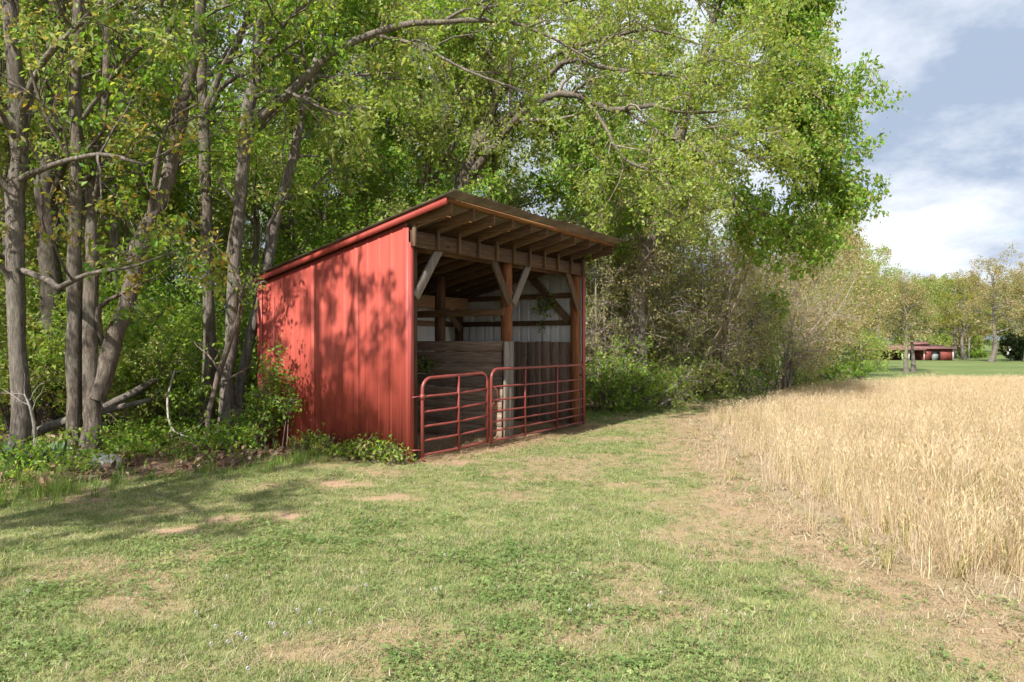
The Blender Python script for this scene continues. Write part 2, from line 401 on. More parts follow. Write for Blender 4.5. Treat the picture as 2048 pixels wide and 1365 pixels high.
def auto_limbs(rng, base, h, r, nl, spread, cb=.35, lean=(0, 0), el=(.2, 1.0)):
    base = np.asarray(base, float)
    ts = np.linspace(0, 1, 7)
    tr = base+np.stack([lean[0]*ts**1.3*h+np.cumsum(rng.normal(size=7)*.012*h)*(ts > 0), lean[1]*ts**1.3*h+np.cumsum(rng.normal(size=7)*.012*h)*(ts > 0), ts*h], 1)
    tr[0] = base
    rad = r*(1-.88*ts**.9); rad[0] *= 1.35
    limbs = [np.c_[tr, rad]]
    az0 = rng.uniform(0, 6.28)
    for i in range(nl):
        t = cb+(1-cb)*(i+.5)/nl*.92; az = az0+i*2.4+rng.normal()*.3
        s = np.array([np.interp(t, ts, tr[:, k]) for k in range(3)])
        e = rng.uniform(*el); ln = spread*(1.1-.6*((t-cb)/(1-cb))**1.4)*rng.uniform(.75, 1.2)
        d = np.array([math.cos(az)*math.cos(e), math.sin(az)*math.cos(e), math.sin(e)])
        r0 = np.interp(t, ts, rad)*.6
        pts = []
        for q in (0, .33, .66, 1.):
            pp = s+d*ln*q+np.array([0, 0, .12*ln*q*(1-q)])+rng.normal(size=3)*.05*ln*q
            pts.append([*pp, r0*(1-.85*q)])
        limbs.append(np.array(pts))
    return limbs

# ---------------------------------------------------------------- terrain
def terrain(x, y):
    x = np.asarray(x, float); y = np.asarray(y, float)
    z = np.interp(y, [-400, 17, 24, 40, 60, 80, 95, 160, 260, 900], [0, 0, -.22, -.98, -2.0, -2.75, -2.6, -2.5, -1.6, 4])
    g = sm(6, 14, x)
    left = sm(12, 60, y)*.5*(1-g)                       # the wood floor stays a little higher
    z = z*(g+(1-g)*sm(30, 90, y)*.6)+left*.0
    return z+.05*(fbm(x*.35, y*.35, 3)-.5)*sm(3, 8, np.abs(x)+np.abs(y)*.3)
def field_edge(y):
    y = np.asarray(y, float)
    e = np.where(y < 13.6, np.interp(y, [3, 4.1, 5, 7, 13.6], [3.2, 2.95, 2.76, 2.78, 3.75]), 3.75+(y-13.6)*.77)
    return e+.22*(fbm(y*.9, y*0+3, 5)-.5)
def wood_w(x, y):
    """1 inside the woods' leaf-littered floor"""
    lx = np.array([-60, -12, -5.6, -4.1, -3.2, -1.0, 1.7, 3.6, 6.1, 12, 22, 60]); ly = np.array([-12, 1.5, 6.7, 7.9, 8.9, 12.5, 15.1, 17.2, 21.2, 30, 45, 110])
    b = np.interp(x, lx, ly)
    n = (fbm(np.asarray(x)*1.1, np.asarray(y)*1.1, 9)-.5)
    return sm(-.25, .35, np.asarray(y)-b+n*1.0)
DIRT = [(670, 968, .38, .14), (765, 998, .40, .11), (545, 1036, .30, .10), (480, 1040, .32, .08), (345, 1062, .30, .09), (900, 925, .4, .15)]
S0 = np.array([-1.367, 9.06]); UV = np.array([.555, .832]); SV = np.array([.832, -.555])
def shed_uv(x, y):
    dx_, dy_ = np.asarray(x)-S0[0], np.asarray(y)-S0[1]
    return dx_*UV[0]+dy_*UV[1], dx_*SV[0]+dy_*SV[1]
def dirt_w(x, y):
    x = np.asarray(x, float); y = np.asarray(y, float); w = np.zeros_like(x); n = fbm(x*2.6, y*2.6, 21)-.5+.55*(fbm(x*9, y*9, 22, 3)-.5)
    for px, py, rx, ry in DIRT:
        g = G(px, py); d = np.sqrt(((x-g[0])/rx)**2+((y-g[1])/(ry*2.0))**2)
        w = np.maximum(w, sm(1.5, .4, d+n*1.6))
    u, s = shed_uv(x, y)
    ins = sm(-.2, .1, u)*sm(5.5, 4.9, u)*sm(.75, .25, s+n*.5)*sm(-3.3, -3.0, s)
    return np.maximum(w, ins)
def dry_w(x, y):
    """dead yellowed strip along the field edge plus dry patches in the lawn"""
    d = field_edge(y)-np.asarray(x); n = fbm(np.asarray(x)*1.3, np.asarray(y)*1.3, 31)-.5
    strip = sm(1.25, .55, d+n*1.2)
    pat = sm(.08, .26, fbm(np.asarray(x)*1.3+4, np.asarray(y)*1.7, 41, 5)-.42)
    return np.maximum(strip*.95, pat*.8)
def clover_w(x, y):
    return sm(.44, .68, fbm(np.asarray(x)*.9+9, np.asarray(y)*1.0, 51, 5)+.22*(vnoise(np.asarray(x)*5, np.asarray(y)*5, 8)-.5))*sm(9.0, 4.5, np.asarray(y))*sm(1.6, .6, np.asarray(x))

xs = np.unique(np.concatenate([np.linspace(-900, -40, 18), np.linspace(-40, -8, 40), np.arange(-8, 9, .14), np.linspace(9, 40, 60), np.linspace(40, 150, 40), np.linspace(150, 900, 16)]))
ys = np.unique(np.concatenate([np.linspace(-400, -8, 12), np.linspace(-8, 2.4, 14), np.arange(2.4, 18, .13), np.linspace(18, 60, 80), np.linspace(60, 200, 70), np.linspace(200, 1200, 20)]))
X, Y = np.meshgrid(xs, ys); nx, ny = len(xs), len(ys)
Z = terrain(X, Y)
idx = np.arange(nx*ny).reshape(ny, nx)
Fg = np.stack([idx[:-1, :-1], idx[:-1, 1:], idx[1:, 1:], idx[1:, :-1]], -1).reshape(-1, 4)
def ground_material():
    m, t, o = M('ground_soil_turf')
    a = t.nodes.new('ShaderNodeAttribute'); a.attribute_name = 'w1'; s1 = t.nodes.new('ShaderNodeSeparateColor'); t.links.new(a.outputs['Color'], s1.inputs[0])
    b = t.nodes.new('ShaderNodeAttribute'); b.attribute_name = 'w2'; s2 = t.nodes.new('ShaderNodeSeparateColor'); t.links.new(b.outputs['Color'], s2.inputs[0])
    v = mapping(t)
    nf = noise(t, v, 38, 6, .7); nm = noise(t, v, 6, 6, .6)
    turf = mixc(t, .55, ramp(t, nm, [(.3, (.18, .19, .075)), (.6, (.29, .275, .13)), (.8, (.36, .31, .18))]), ramp(t, nf, [(.35, (.14, .17, .06)), (.55, (.27, .27, .12)), (.75, (.40, .35, .21))]))
    dry = ramp(t, nf, [(.3, (.23, .155, .09)), (.55, (.36, .255, .155)), (.75, (.47, .355, .225))])
    dirt = ramp(t, nf, [(.3, (.30, .19, .12)), (.55, (.41, .275, .185)), (.8, (.52, .375, .265))])
    lit = ramp(t, nf, [(.3, (.05, .034, .024)), (.5, (.13, .085, .06)), (.7, (.24, .16, .115))])
    fld = ramp(t, nf, [(.3, (.20, .15, .10)), (.55, (.33, .255, .17)), (.75, (.46, .37, .25))])
    far = ramp(t, noise(t, v, .16, 6, .6), [(.35, (.10, .145, .045)), (.6, (.145, .18, .06)), (.75, (.22, .215, .09))])
    c = mixc(t, s2.outputs[1], turf, far)
    c = mixc(t, s1.outputs[1], c, dry); c = mixc(t, s1.outputs[2], c, lit); c = mixc(t, s2.outputs[0], c, fld); c = mixc(t, s1.outputs[0], c, dirt)
    pbsdf(t, o, c, .95, 0, bump(t, nf, .6, .02), .15); return m
gm = mesh_np('ground', np.stack([X, Y, Z], -1).reshape(-1, 3), [Fg], ground_material(), True)
fe = field_edge(Y); fw = sm(-.1, .15, X-fe)*(Y > -5)*sm(62, 56, Y)*sm(1.5, 2.2, X)
ww = wood_w(X, Y)*(1-sm(60, 80, Y)*sm(8, 16, X-.25*Y)); ww = ww*(1-fw)
W1 = np.stack([dirt_w(X, Y), dry_w(X, Y)*(Y < 40)*(1-fw), ww, np.ones_like(X)], -1)
farw = sm(18, 40, Y)*(1-ww)*(1-fw)+(Y < 2)*.0
W2 = np.stack([fw, farw, 0*X, np.ones_like(X)], -1)
for nme, W in (('w1', W1), ('w2', W2)):
    at = gm.color_attributes.new(nme, 'FLOAT_COLOR', 'POINT'); at.data.foreach_set('color', W.astype(np.float32).ravel())
ground = link('ground', gm); tag(ground, 'gently rolling lawn, wood floor and field soil', kind='structure')

# ---------------------------------------------------------------- scatter (ground cover only)
PROTO = bpy.data.collections.new('ground_cover_sources')
def ribbon_proto(name, n, h, w, bend, spread, mat, rng, flat=0., tip=None, hj=.35, colj=.25, seg=3):
    """n curved tapering blades in a tuft"""
    Vs, Fs, Cs = [], [], []; off = 0
    for i in range(n):
        r = spread*math.sqrt(rng.random()); a = rng.uniform(0, 6.28); p = np.array([r*math.cos(a), r*math.sin(a), -.01])
        az = rng.uniform(0, 6.28); ln = h*rng.uniform(1-hj, 1+hj); b = bend*rng.uniform(.3, 1.5)
        d = np.array([math.cos(az), math.sin(az), 0]); sd = np.array([-d[1], d[0], 0]); c = rng.uniform(1-colj, 1+colj)*np.array([rng.uniform(.93, 1.07), 1, rng.uniform(.85, 1.1)])
        ang = rng.uniform(.0, .35)+flat
        rows = []
        for k in range(seg+1):
            wk = w*(1-(k/seg)**1.6)+w*.08
            rows += [p-sd*wk/2, p+sd*wk/2]
            p = p+(d*math.sin(ang)+np.array([0, 0, math.cos(ang)]))*ln/seg; ang += b/seg
        Vs += rows; Cs += [c]*len(rows)
        for k in range(seg): Fs.append((off+2*k, off+2*k+1, off+2*k+3, off+2*k+2))
        off += len(rows)
        if tip:
            e = np.array(rows[-1]); L2, w2 = tip
            dd = d*math.sin(ang)+np.array([0, 0, math.cos(ang)])
            for s_ in (sd, np.cross(sd, dd)):
                q = [e-dd*.01, e+dd*L2*.45+s_*w2/2, e+dd*L2, e+dd*L2*.45-s_*w2/2]
                Vs += q; Cs += [c*1.05]*4; Fs.append((off, off+1, off+2, off+3)); off += 4
    o = bpy.data.objects.new(name, mesh_np(name, np.array(Vs), [np.array(Fs)], mat, False, np.array(Cs))); PROTO.objects.link(o); return o
def clover_proto(name, n, rad, size, h, mat, rng):
    Vs, Fs, Cs = [], [], []; off = 0
    for i in range(n):
        r = rad*math.sqrt(rng.random()); a = rng.uniform(0, 6.28); c0 = np.array([r*math.cos(a), r*math.sin(a), h*rng.uniform(.4, 1.1)])
        tilt = rng.normal(size=3)*.35+np.array([0, 0, 1]); tilt /= np.linalg.norm(tilt)
        e1 = nrm(np.cross(tilt, np.array([.3, .9, .1]))); e2 = np.cross(tilt, e1); cc = rng.uniform(.75, 1.25); a0 = rng.uniform(0, 6.28)
        for q in range(3):
            an = a0+q*2.094; d = e1*math.cos(an)+e2*math.sin(an); s_ = np.cross(tilt, d)
            V = [c0, c0+d*size*.55+s_*size*.42+tilt*size*.1, c0+d*size, c0+d*size*.55-s_*size*.42+tilt*size*.1]
            Vs += V; Cs += [np.ones(3)*cc]*4; Fs.append((off, off+1, off+2, off+3)); off += 4
    o = bpy.data.objects.new(name, mesh_np(name, np.array(Vs), [np.array(Fs)], mat, False, np.array(Cs))); PROTO.objects.link(o); return o
def scatter(name, label, cat, pts, scl, protos, rng, tilt=.12, seed=0):
    n = len(pts); me = bpy.data.meshes.new(name); me.vertices.add(n); me.vertices.foreach_set('co', np.asarray(pts, np.float32).ravel())
    rot = np.stack([rng.normal(size=n)*tilt, rng.normal(size=n)*tilt, rng.uniform(0, 6.283, n)], 1)
    a = me.attributes.new('rot', 'FLOAT_VECTOR', 'POINT'); a.data.foreach_set('vector', rot.astype(np.float32).ravel())
    a = me.attributes.new('scl', 'FLOAT', 'POINT'); a.data.foreach_set('value', np.asarray(scl, np.float32))
    a = me.attributes.new('pick', 'INT', 'POINT'); a.data.foreach_set('value', rng.integers(0, len(protos), n).astype(np.int32))
    o = link(name, me); tag(o, label, cat, kind='stuff')
    col = bpy.data.collections.new(name+'_sources')
    for p in protos: col.objects.link(p)
    ng = bpy.data.node_groups.new(name, 'GeometryNodeTree')
    ng.interface.new_socket('Geometry', in_out='INPUT', socket_type='NodeSocketGeometry'); ng.interface.new_socket('Geometry', in_out='OUTPUT', socket_type='NodeSocketGeometry')
    N = ng.nodes; gi = N.new('NodeGroupInput'); go = N.new('NodeGroupOutput')
    ip = N.new('GeometryNodeInstanceOnPoints'); ci = N.new('GeometryNodeCollectionInfo')
    ci.inputs['Collection'].default_value = col; ci.inputs['Separate Children'].default_value = True; ci.inputs['Reset Children'].default_value = True
    def attr(nm, ty):
        q = N.new('GeometryNodeInputNamedAttribute'); q.data_type = ty; q.inputs['Name'].default_value = nm; return q.outputs[0]
    K = ng.links
    K.new(gi.outputs[0], ip.inputs['Points']); K.new(ci.outputs[0], ip.inputs['Instance']); ip.inputs['Pick Instance'].default_value = True
    K.new(attr('pick', 'INT'), ip.inputs['Instance Index']); 
    er = N.new('FunctionNodeEulerToRotation'); K.new(attr('rot', 'FLOAT_VECTOR'), er.inputs[0]); K.new(er.outputs[0], ip.inputs['Rotation'])
    K.new(attr('scl', 'FLOAT'), ip.inputs['Scale']); K.new(ip.outputs[0], go.inputs[0])
    md = o.modifiers.new('scatter', 'NODES'); md.node_group = ng
    return o
def in_view(x, y, m=1.2): return np.abs(x) < .75*y+m
def sample(rng, x0, x1, y0, y1, dens):
    n = int((x1-x0)*(y1-y0)*dens); return rng.uniform(x0, x1, n), rng.uniform(y0, y1, n)
def shed_in(x, y, m=0.):
    u, s = shed_uv(x, y); return (u > -.06-m) & (u < 5.0+m) & (s < .12+m) & (s > -3.1-m)

rg = np.random.default_rng(11)
pg = [ribbon_proto('grass_tuft', 18, .034, .004, 1.3, .055, LEAF_GN, rg) for _ in range(4)]
pd = [ribbon_proto('dry_tuft', 14, .05, .004, 1.6, .06, LEAF_DRY, rg, .5) for _ in range(3)]
pt = [ribbon_proto('tall_tuft', 16, .17, .006, 1.0, .06, LEAF_TALL, rg) for _ in range(4)]
pc = [clover_proto('clover_patch', 20, .085, .0115, .028, LEAF_CLOVER, rg) for _ in range(4)]
pw = [ribbon_proto('wheat_clump', 17, .46, .0045, .4, .09, WHEAT, rg, 0, (.055, .007), .25, .3, 4) for _ in range(5)]
pw += [ribbon_proto('wheat_leaves', 15, .34, .0055, 1.7, .10, WHEAT, rg, .1, None, .4, .35, 5) for _ in range(3)]
pwg = [ribbon_proto('greenish_wheat', 14, .36, .008, 1.2, .06, WHEAT_G, rg, .05, None, .35, .2, 4) for _ in range(2)]

bands = [(2.6, 5.5, 900), (5.5, 9, 520), (9, 14, 260), (14, 22, 90)]
gx, gy = [np.concatenate(v) for v in zip(*[sample(rg, -12, 8, a, b, d) for a, b, d in bands])]
k = in_view(gx, gy) & ~shed_in(gx, gy, .05) & (gx < field_edge(gy)+.1); gx, gy = gx[k], gy[k]
dw, ry, wd, cl = dirt_w(gx, gy), dry_w(gx, gy), wood_w(gx, gy), clover_w(gx, gy)
keep = rg.random(len(gx)) > np.maximum(np.maximum(dw*.93, wd*1.05), np.maximum(ry*.6+.35*sm(.9, .4, field_edge(gy)-gx), cl*.15))
sc = rg.uniform(.7, 1.3, len(gx))*np.where(gy > 9, 1.35, 1.0)*np.where(gy > 14, 1.3, 1)*(1-.35*ry)
scatter('lawn_grass', 'short mown green grass covering the lawn before the shed', 'grass', np.stack([gx, gy, terrain(gx, gy)], 1)[keep], sc[keep], pg, rg)
kd = (rg.random(len(gx)) < (.15+ry*.42)) & (rg.random(len(gx)) > dw*.85) & (rg.random(len(gx)) > wd*.8) 
scatter('dry_grass', 'straw coloured dead grass mixed through the lawn', 'dry grass', np.stack([gx, gy, terrain(gx, gy)], 1)[kd], sc[kd]*1.1, pd, rg)
kc = (rg.random(len(gx)) < cl*.22+.012) & (gy < 10) & (dw < .4) & (wd < .3)
scatter('clover', 'patches of low green clover in the foreground lawn', 'clover', np.stack([gx, gy, terrain(gx, gy)], 1)[kc], rg.uniform(.8, 1.4, kc.sum()), pc, rg)
# lush tall grass along the wood edge and beside the shed
tx, ty = sample(rg, -12, 7, 4, 22, 190); w_ = wood_w(tx, ty); 
near = sm(-1.3, -.1, ty-np.interp(tx, [-12, -5.6, -4.1, -3.2, -1.0, 1.7, 3.6, 6.1, 12], [1.5, 6.7, 7.9, 8.9, 12.5, 15.1, 17.2, 21.2, 30]))*(1-w_*.85)
pat = sm(.38, .58, fbm(tx*.8, ty*.8, 77))
k = (rg.random(len(tx)) < near*(.15+.85*pat)) & in_view(tx, ty) & ~shed_in(tx, ty, .05) & (dirt_w(tx, ty) < .5) & (tx < field_edge(ty)-.3)
scatter('tall_grass', 'lush taller grass along the edge of the woods', 'tall grass', np.stack([tx, ty, terrain(tx, ty)], 1)[k], rg.uniform(.5, 1.15, k.sum()), pt, rg)
# grain field
wb = [(3.0, 7, 95), (7, 12, 85), (12, 20, 60), (20, 34, 34), (34, 56, 10)]
wx, wy = [np.concatenate(v) for v in zip(*[sample(rg, 2.2, .8*b+3, a, b, d) for a, b, d in wb])]
dist = wx-field_edge(wy)
edge = np.maximum(sm(-.05, .4, dist+(fbm(wx*1.5, wy*1.5, 61)-.5)*.6), .04*(dist > -.45))
thin = 1-.75*sm(6.5, 4.0, wy)*sm(.62, .40, fbm(wx*.8, wy*.8, 66))
row = .45+.55*(np.sin(dist*2*np.pi/.42) > -.2)
k = (rg.random(len(wx)) < edge*thin*np.where(wy < 15, row, 1)) & (np.abs(wx) < .76*wy+2.0) & (dist > -.5)
hs = (.45+.85*fbm(wx*.7, wy*.7, 71))*rg.uniform(.8, 1.15, len(wx))*(1-.30*sm(.8, -.1, dist))*.95*np.where(wy > 20, 1.1, 1)
scatter('grain_field', 'ripe straw coloured grain standing in the field', 'grain', np.stack([wx, wy, terrain(wx, wy)], 1)[k], hs[k], pw, rg, .10)
k2 = k & (rg.random(len(wx)) < .16+.25*sm(.5, .65, fbm(wx*1.2, wy*1.2, 91))) & (wy < 16)
scatter('green_grain', 'half green stems scattered through the ripe grain', 'grain', np.stack([wx, wy, terrain(wx, wy)], 1)[k2]+np.array([.03, .02, 0]), hs[k2], pwg, rg, .12)

fx, fy = sample(rg, 1.8, 9, 3, 15, 60); dd_ = fx-field_edge(fy)
k = (dd_ > -.6) & (rg.random(len(fx)) < sm(3.0, .2, dd_)*.8+.12) & in_view(fx, fy)
scatter('field_thatch', 'flattened dead grass between the grain rows', 'dry grass', np.stack([fx, fy, terrain(fx, fy)], 1)[k], rg.uniform(1., 2.2, k.sum()), pd, rg, .2)
# leaf litter on the wood floor
lx, ly = sample(rg, -16, 9, 4, 24, 130); w_ = wood_w(lx, ly)
k = (rg.random(len(lx)) < w_*.95+.0006) & in_view(lx, ly, 2) & ~shed_in(lx, ly, 0)
lx, ly = lx[k], ly[k]; C = np.stack([lx, ly, terrain(lx, ly)+rg.uniform(.005, .035, len(lx))], 1)
lv, lf, lc = leaf_arrays(rg, C, .10, pick_cols(rg, [(3, (.20, .115, .075)), (2, (.29, .19, .13)), (2, (.12, .075, .05)), (1, (.36, .26, .19))], len(C)), 0, 2.2, .6)
tag(link('leaf_litter', mesh_np('leaf_litter', lv, [lf], mat_leaf('litter', .1, .8), False, lc)), 'brown fallen leaves covering the wood floor', 'leaf litter', kind='stuff')

# straw strewn inside and in front of the gates
n = 9000; u_ = rg.uniform(.1, 4.9, n); s_ = rg.normal(.0, .34, n)-.1*(u_ < 2); hp = np.exp(-(((u_-1.5)/.8)**2+((s_+.45)/.5)**2))
s_ = np.where(rg.random(n) < .3, rg.normal(-.5, .4, n), s_); px_ = S0[0]+u_*UV[0]+s_*SV[0]; py_ = S0[1]+u_*UV[1]+s_*SV[1]
hp = np.exp(-(((u_-1.5)/.75)**2+((s_+.45)/.45)**2))
az = rg.uniform(0, 6.28, n); ln = rg.uniform(.05, .16, n); d = np.stack([np.cos(az), np.sin(az), rg.normal(size=n)*.25], 1); sd = np.stack([-np.sin(az), np.cos(az), 0*az], 1)
c0 = np.stack([px_, py_, .012+rg.random(n)*.03+hp*.16*rg.random(n)], 1)
V = np.stack([c0-d*ln[:, None]/2-sd*.003, c0-d*ln[:, None]/2+sd*.003, c0+d*ln[:, None]/2+sd*.003, c0+d*ln[:, None]/2-sd*.003], 1).reshape(-1, 3)
cc = np.repeat(pick_cols(rg, [(3, (.42, .31, .17)), (2, (.33, .23, .13)), (1, (.5, .40, .25))], n), 4, axis=0)
tag(link('straw', mesh_np('straw', V, [np.arange(4*n).reshape(-1, 4)], mat_leaf('straw', .15, .7), False, cc)), 'loose dry straw strewn around the gates', 'straw', kind='stuff')

# ---------------------------------------------------------------- the open-fronted shed
W, DP = 4.85, 3.05
SHZ = math.atan2(UV[1], UV[0])
shed = empty('shed', (S0[0], S0[1], 0), SHZ)
tag(shed, 'red metal livestock shed with open timber front and sloping roof', 'shed')
def rz(y): return 3.27-.212*y                        # roof surface height
def ribbed(span, hfun, z0, axis, off, sgn, mat, name, pitch=.2286, panel=.9144, depth=.0075, sub=True):
    """wall panels with trapezoid ribs; axis 'y' runs along y at x=off, 'x' runs along x at y=off; sgn = outward side"""
    a = 0.
    while a < span-1e-3:
        b = min(a+panel, span); prof = []
        q = a
        c = a
        pts = [(a, 0)]
        while c < b-.02:
            for dq, hh in ((.03, 0), (.042, 1), (.058, 1), (.07, 0)):
                if c+dq < b: pts.append((c+dq, hh))
            for mq in (.115, .165):
                for dq, hh in ((-.006, 0), (0, .22), (.006, 0)):
                    if c+mq+dq < b: pts.append((c+mq+dq, hh))
            c += pitch
        pts.append((b, 0))
        V = []; 
        for (q, hh) in pts:
            o_ = off+sgn*depth*hh
            for z in (z0, hfun(q)): V.append((o_, q, z) if axis == 'y' else (q, o_, z))
        k = np.arange(len(pts)-1)*2
        Fq = np.stack([k, k+1, k+3, k+2], 1)
        o = link(name, mesh_np(name, np.array(V), [Fq], mat), shed)
        sdm = o.modifiers.new('thickness', 'SOLIDIFY'); sdm.thickness = .0012; sdm.offset = 0
        a = b
# outer skin: left wall, right wall, back wall; white lining faces inside
ribbed(DP, lambda y: rz(y)-.10, .02, 'y', -.045, -1, RED, 'wall_panel')
ribbed(DP, lambda y: rz(y)-.10, .02, 'y', W+.045, 1, RED, 'wall_panel')
ribbed(W, lambda x: rz(DP)-.10, .02, 'x', DP+.045, 1, RED, 'wall_panel')
ribbed(DP, lambda y: rz(y)-.11, .02, 'y', W+.040, 1, WHITE_METAL, 'lining_panel')
ribbed(W, lambda x: rz(DP)-.11, .02, 'x', DP+.040, 1, WHITE_METAL, 'lining_panel')
ribbed(DP, lambda y: rz(y)-.11, .02, 'y', -.040, -1, WHITE_METAL, 'lining_panel')
def part(name, mat, *boxes, parent=shed, bevel=.004, smooth=False):
    m = MB()
    for b in boxes: m.box(*b)
    return m.build(name, mat, parent, smooth, None, bevel)
# corner trims (L shaped)
m = MB(); m.box((-.071, -.055, .0), (-.066, .03, rz(0)-.17)); m.box((-.0655, -.0585, .0), (.03, -.0555, rz(0)-.36)); m.build('corner_trim', RED_TRIM, shed)
m = MB(); m.box((W-.03, -.0585, .0), (W+.0655, -.0555, rz(0)-.36)); m.box((W+.066, -.055, .0), (W+.071, .075, rz(0)-.17)); m.build('corner_trim', RED_TRIM, shed)
m = MB(); m.box((-.071, DP-.04, .0), (-.0665, DP+.07, rz(DP)-.12)); m.build('corner_trim', RED_TRIM, shed)
# rake boards on both sides: sloped bars
for xx in (-.105, W+.02):
    m = MB(); m.hexa([(xx-.014, -.73, rz(-.73)-.09), (xx+.014, -.73, rz(-.73)-.09), (xx+.014, DP+.09, rz(DP+.09)-.09), (xx-.014, DP+.09, rz(DP+.09)-.09),
                      (xx-.014, -.73, rz(-.73)-.004), (xx+.014, -.73, rz(-.73)-.004), (xx+.014, DP+.09, rz(DP+.09)-.004), (xx-.014, DP+.09, rz(DP+.09)-.004)])
    m.build('rake_board', W_RAFT if xx > 0 else mat_metal_paint('red_rake', (.27, .036, .024), (.33, .05, .036), (.24, .08, .06), .7, False), shed)
# roof sheets: corrugated strips running down the slope
np_ = 6; pw_ = (W+.20)/np_
for i in range(np_):
    x0 = -.16+i*pw_; xsn = np.linspace(x0, x0+pw_+.02, 29); hz = .011*np.cos((xsn-x0)*2*np.pi/(pw_/8))+.012+(.003 if i % 2 else 0)
    yy = np.array([-.92+.015*((i*7) % 3), .6, 1.9, DP+.10])
    V = np.stack([np.repeat(xsn[None], 4, 0), np.repeat(yy[:, None], 29, 1), rz(yy)[:, None]+hz[None]], -1).reshape(-1, 3)
    id_ = np.arange(4*29).reshape(4, 29); Fq = np.stack([id_[:-1, :-1], id_[:-1, 1:], id_[1:, 1:], id_[1:, :-1]], -1).reshape(-1, 4)
    o = link('roof_sheet', mesh_np('roof_sheet', V, [Fq], ROOF_METAL, True), shed)
    sdm = o.modifiers.new('thickness', 'SOLIDIFY'); sdm.thickness = .0015; sdm.offset = 0
# purlins under the sheets
for y in (-.665, -.2, .45, 1.15, 1.85, 2.55, DP+.03):
    m = MB(); m.hexa([(-.085, y-.045, rz(y-.045)-.037), (W+.03, y-.045, rz(y-.045)-.037), (W+.03, y+.045, rz(y+.045)-.037), (-.085, y+.045, rz(y+.045)-.037),
                      (-.085, y-.045, rz(y-.045)-.001), (W+.03, y-.045, rz(y-.045)-.001), (W+.03, y+.045, rz(y+.045)-.001), (-.085, y+.045, rz(y+.045)-.001)])
    m.build('purlin', W_PURL, shed)
# rafters, and the header with its cleats
header = part('header_beam', W_HEAD, ((-.03, -.074, 2.86), (W+.03, -.034, 3.075)))
rx = np.linspace(.04, W-.06, 11)
for i, x in enumerate(rx):
    ye = -.70+.02*((i*5) % 4)/4; m = MB(); hw = .02
    m.hexa([(x-hw, ye, rz(ye)-.180), (x+hw, ye, rz(ye)-.180), (x+hw, DP-.03, rz(DP)-.180), (x-hw, DP-.03, rz(DP)-.180),
            (x-hw, ye, rz(ye)-.038), (x+hw, ye, rz(ye)-.038), (x+hw, DP-.03, rz(DP)-.038), (x-hw, DP-.03, rz(DP)-.038)])
    m.build('rafter', W_RAFT, shed, bevel=.003)
    part('cleat', W_VERT, ((x-.062, -.125, 2.86+.02*((i*3) % 3)/3), (x-.024, -.075, 3.16)), parent=header)
part('header_beam', W_HEAD, ((.0, .005+.235, 2.86), (W, .045+.235, 3.06)))
part('rear_beam', W_GIRT, ((.02, DP-.34, 2.28), (W-.02, DP-.30, 2.52)))
# round pole posts
def post(x, y, z1, r, mat, top=None):
    m = MB(); zz = np.linspace(-.05, z1, 9); m.tube(np.c_[x+.006*np.sin(zz*3), y+.006*np.cos(zz*2), zz], r*(1-.05*zz/z1), 14)
    return m.build('post', mat, shed, True)
for x, mt in ((.11, W_POSTD), (2.42, W_POST), (W-.085, W_POST)): post(x, .08, 3.0, .098, mt)
for x in (.11, 2.42, W-.12): post(x, DP-.18, rz(DP)-.22, .09, W_POSTD)
post(2.42, 1.48, rz(1.48)-.22, .095, W_POSTD)
# knee braces
def brace(p, q, mat=W_VERT, w=.04, h=.14, up=(0, 1, 0), name='knee_brace'):
    m = MB(); m.bar(p, q, h, w, up); return m.build(name, mat, shed, bevel=.003)
brace((.10, -.018, 2.20), (.66, -.018, 2.97), W_GREY)
brace((2.36, -.018, 2.20), (1.86, -.018, 2.95)); brace((2.48, -.016, 2.22), (2.98, -.016, 2.95), W_GREY)
brace((W-.14, -.018, 2.20), (W-.62, -.018, 2.95))
brace((W-.022, .25, 2.0), (W-.022, 1.15, 2.93), up=(1, 0, 0))
brace((2.50, DP-.28, 1.95), (3.1, DP-.28, 2.45)); brace((W-.2, DP-.28, 1.85), (W-.85, DP-.28, 2.42)); brace((.2, DP-.28, 1.85), (.85, DP-.28, 2.42))
# girts inside the walls
for z in (1.92, 2.45):
    part('wall_girt', W_RAFT, ((W-.02, .15, z), (W+.018, DP-.06, z+.10)))
    part('wall_girt', W_RAFT, ((-.018, .15, z), (.02, DP-.06, z+.10)))
part('wall_girt', W_GIRT, ((.05, DP-.02, 1.92), (W-.05, DP+.018, 2.03)))
part('partition_rail', W_RAFT, ((2.285, .05, 2.02), (2.32, DP-.1, 2.14)))
# stall partition: horizontal planks on the left face of the centre posts
rs = random.Random(5); z = .02
while z < 1.58:
    h = min(rs.uniform(.17, .235), 1.62-z); t_ = rs.uniform(.0, .008)
    part('plank', W_PLANKH, ((2.278-t_, .06+rs.uniform(0, .02), z), (2.314-t_, DP-.06, z+h-.008))); z += h
y = .10
while y < DP-.1:                                     # upright boards lining the right wall
    w = rs.uniform(.12, .20); t_ = rs.uniform(0, .01)
    part('board', W_PLANKV, ((W-.065-t_, y, .0), (W-.035-t_, min(y+w-.006, DP-.06), 1.60+rs.uniform(-.012, .015)))); y += w
x = .05
while x < 2.2:                                       # boards lining the rear wall of the left stall
    w = rs.uniform(.14, .20); part('board', W_PLANKV, ((x, DP-.09, .0), (x+w-.006, DP-.06, 1.58+rs.uniform(-.01, .015)))); x += w
for x0, x1 in ((2.21, 2.34), (2.345, 2.47)): part('post_board', W_GREY, ((x0, -.03, .0), (x1, -.002, 1.605)))

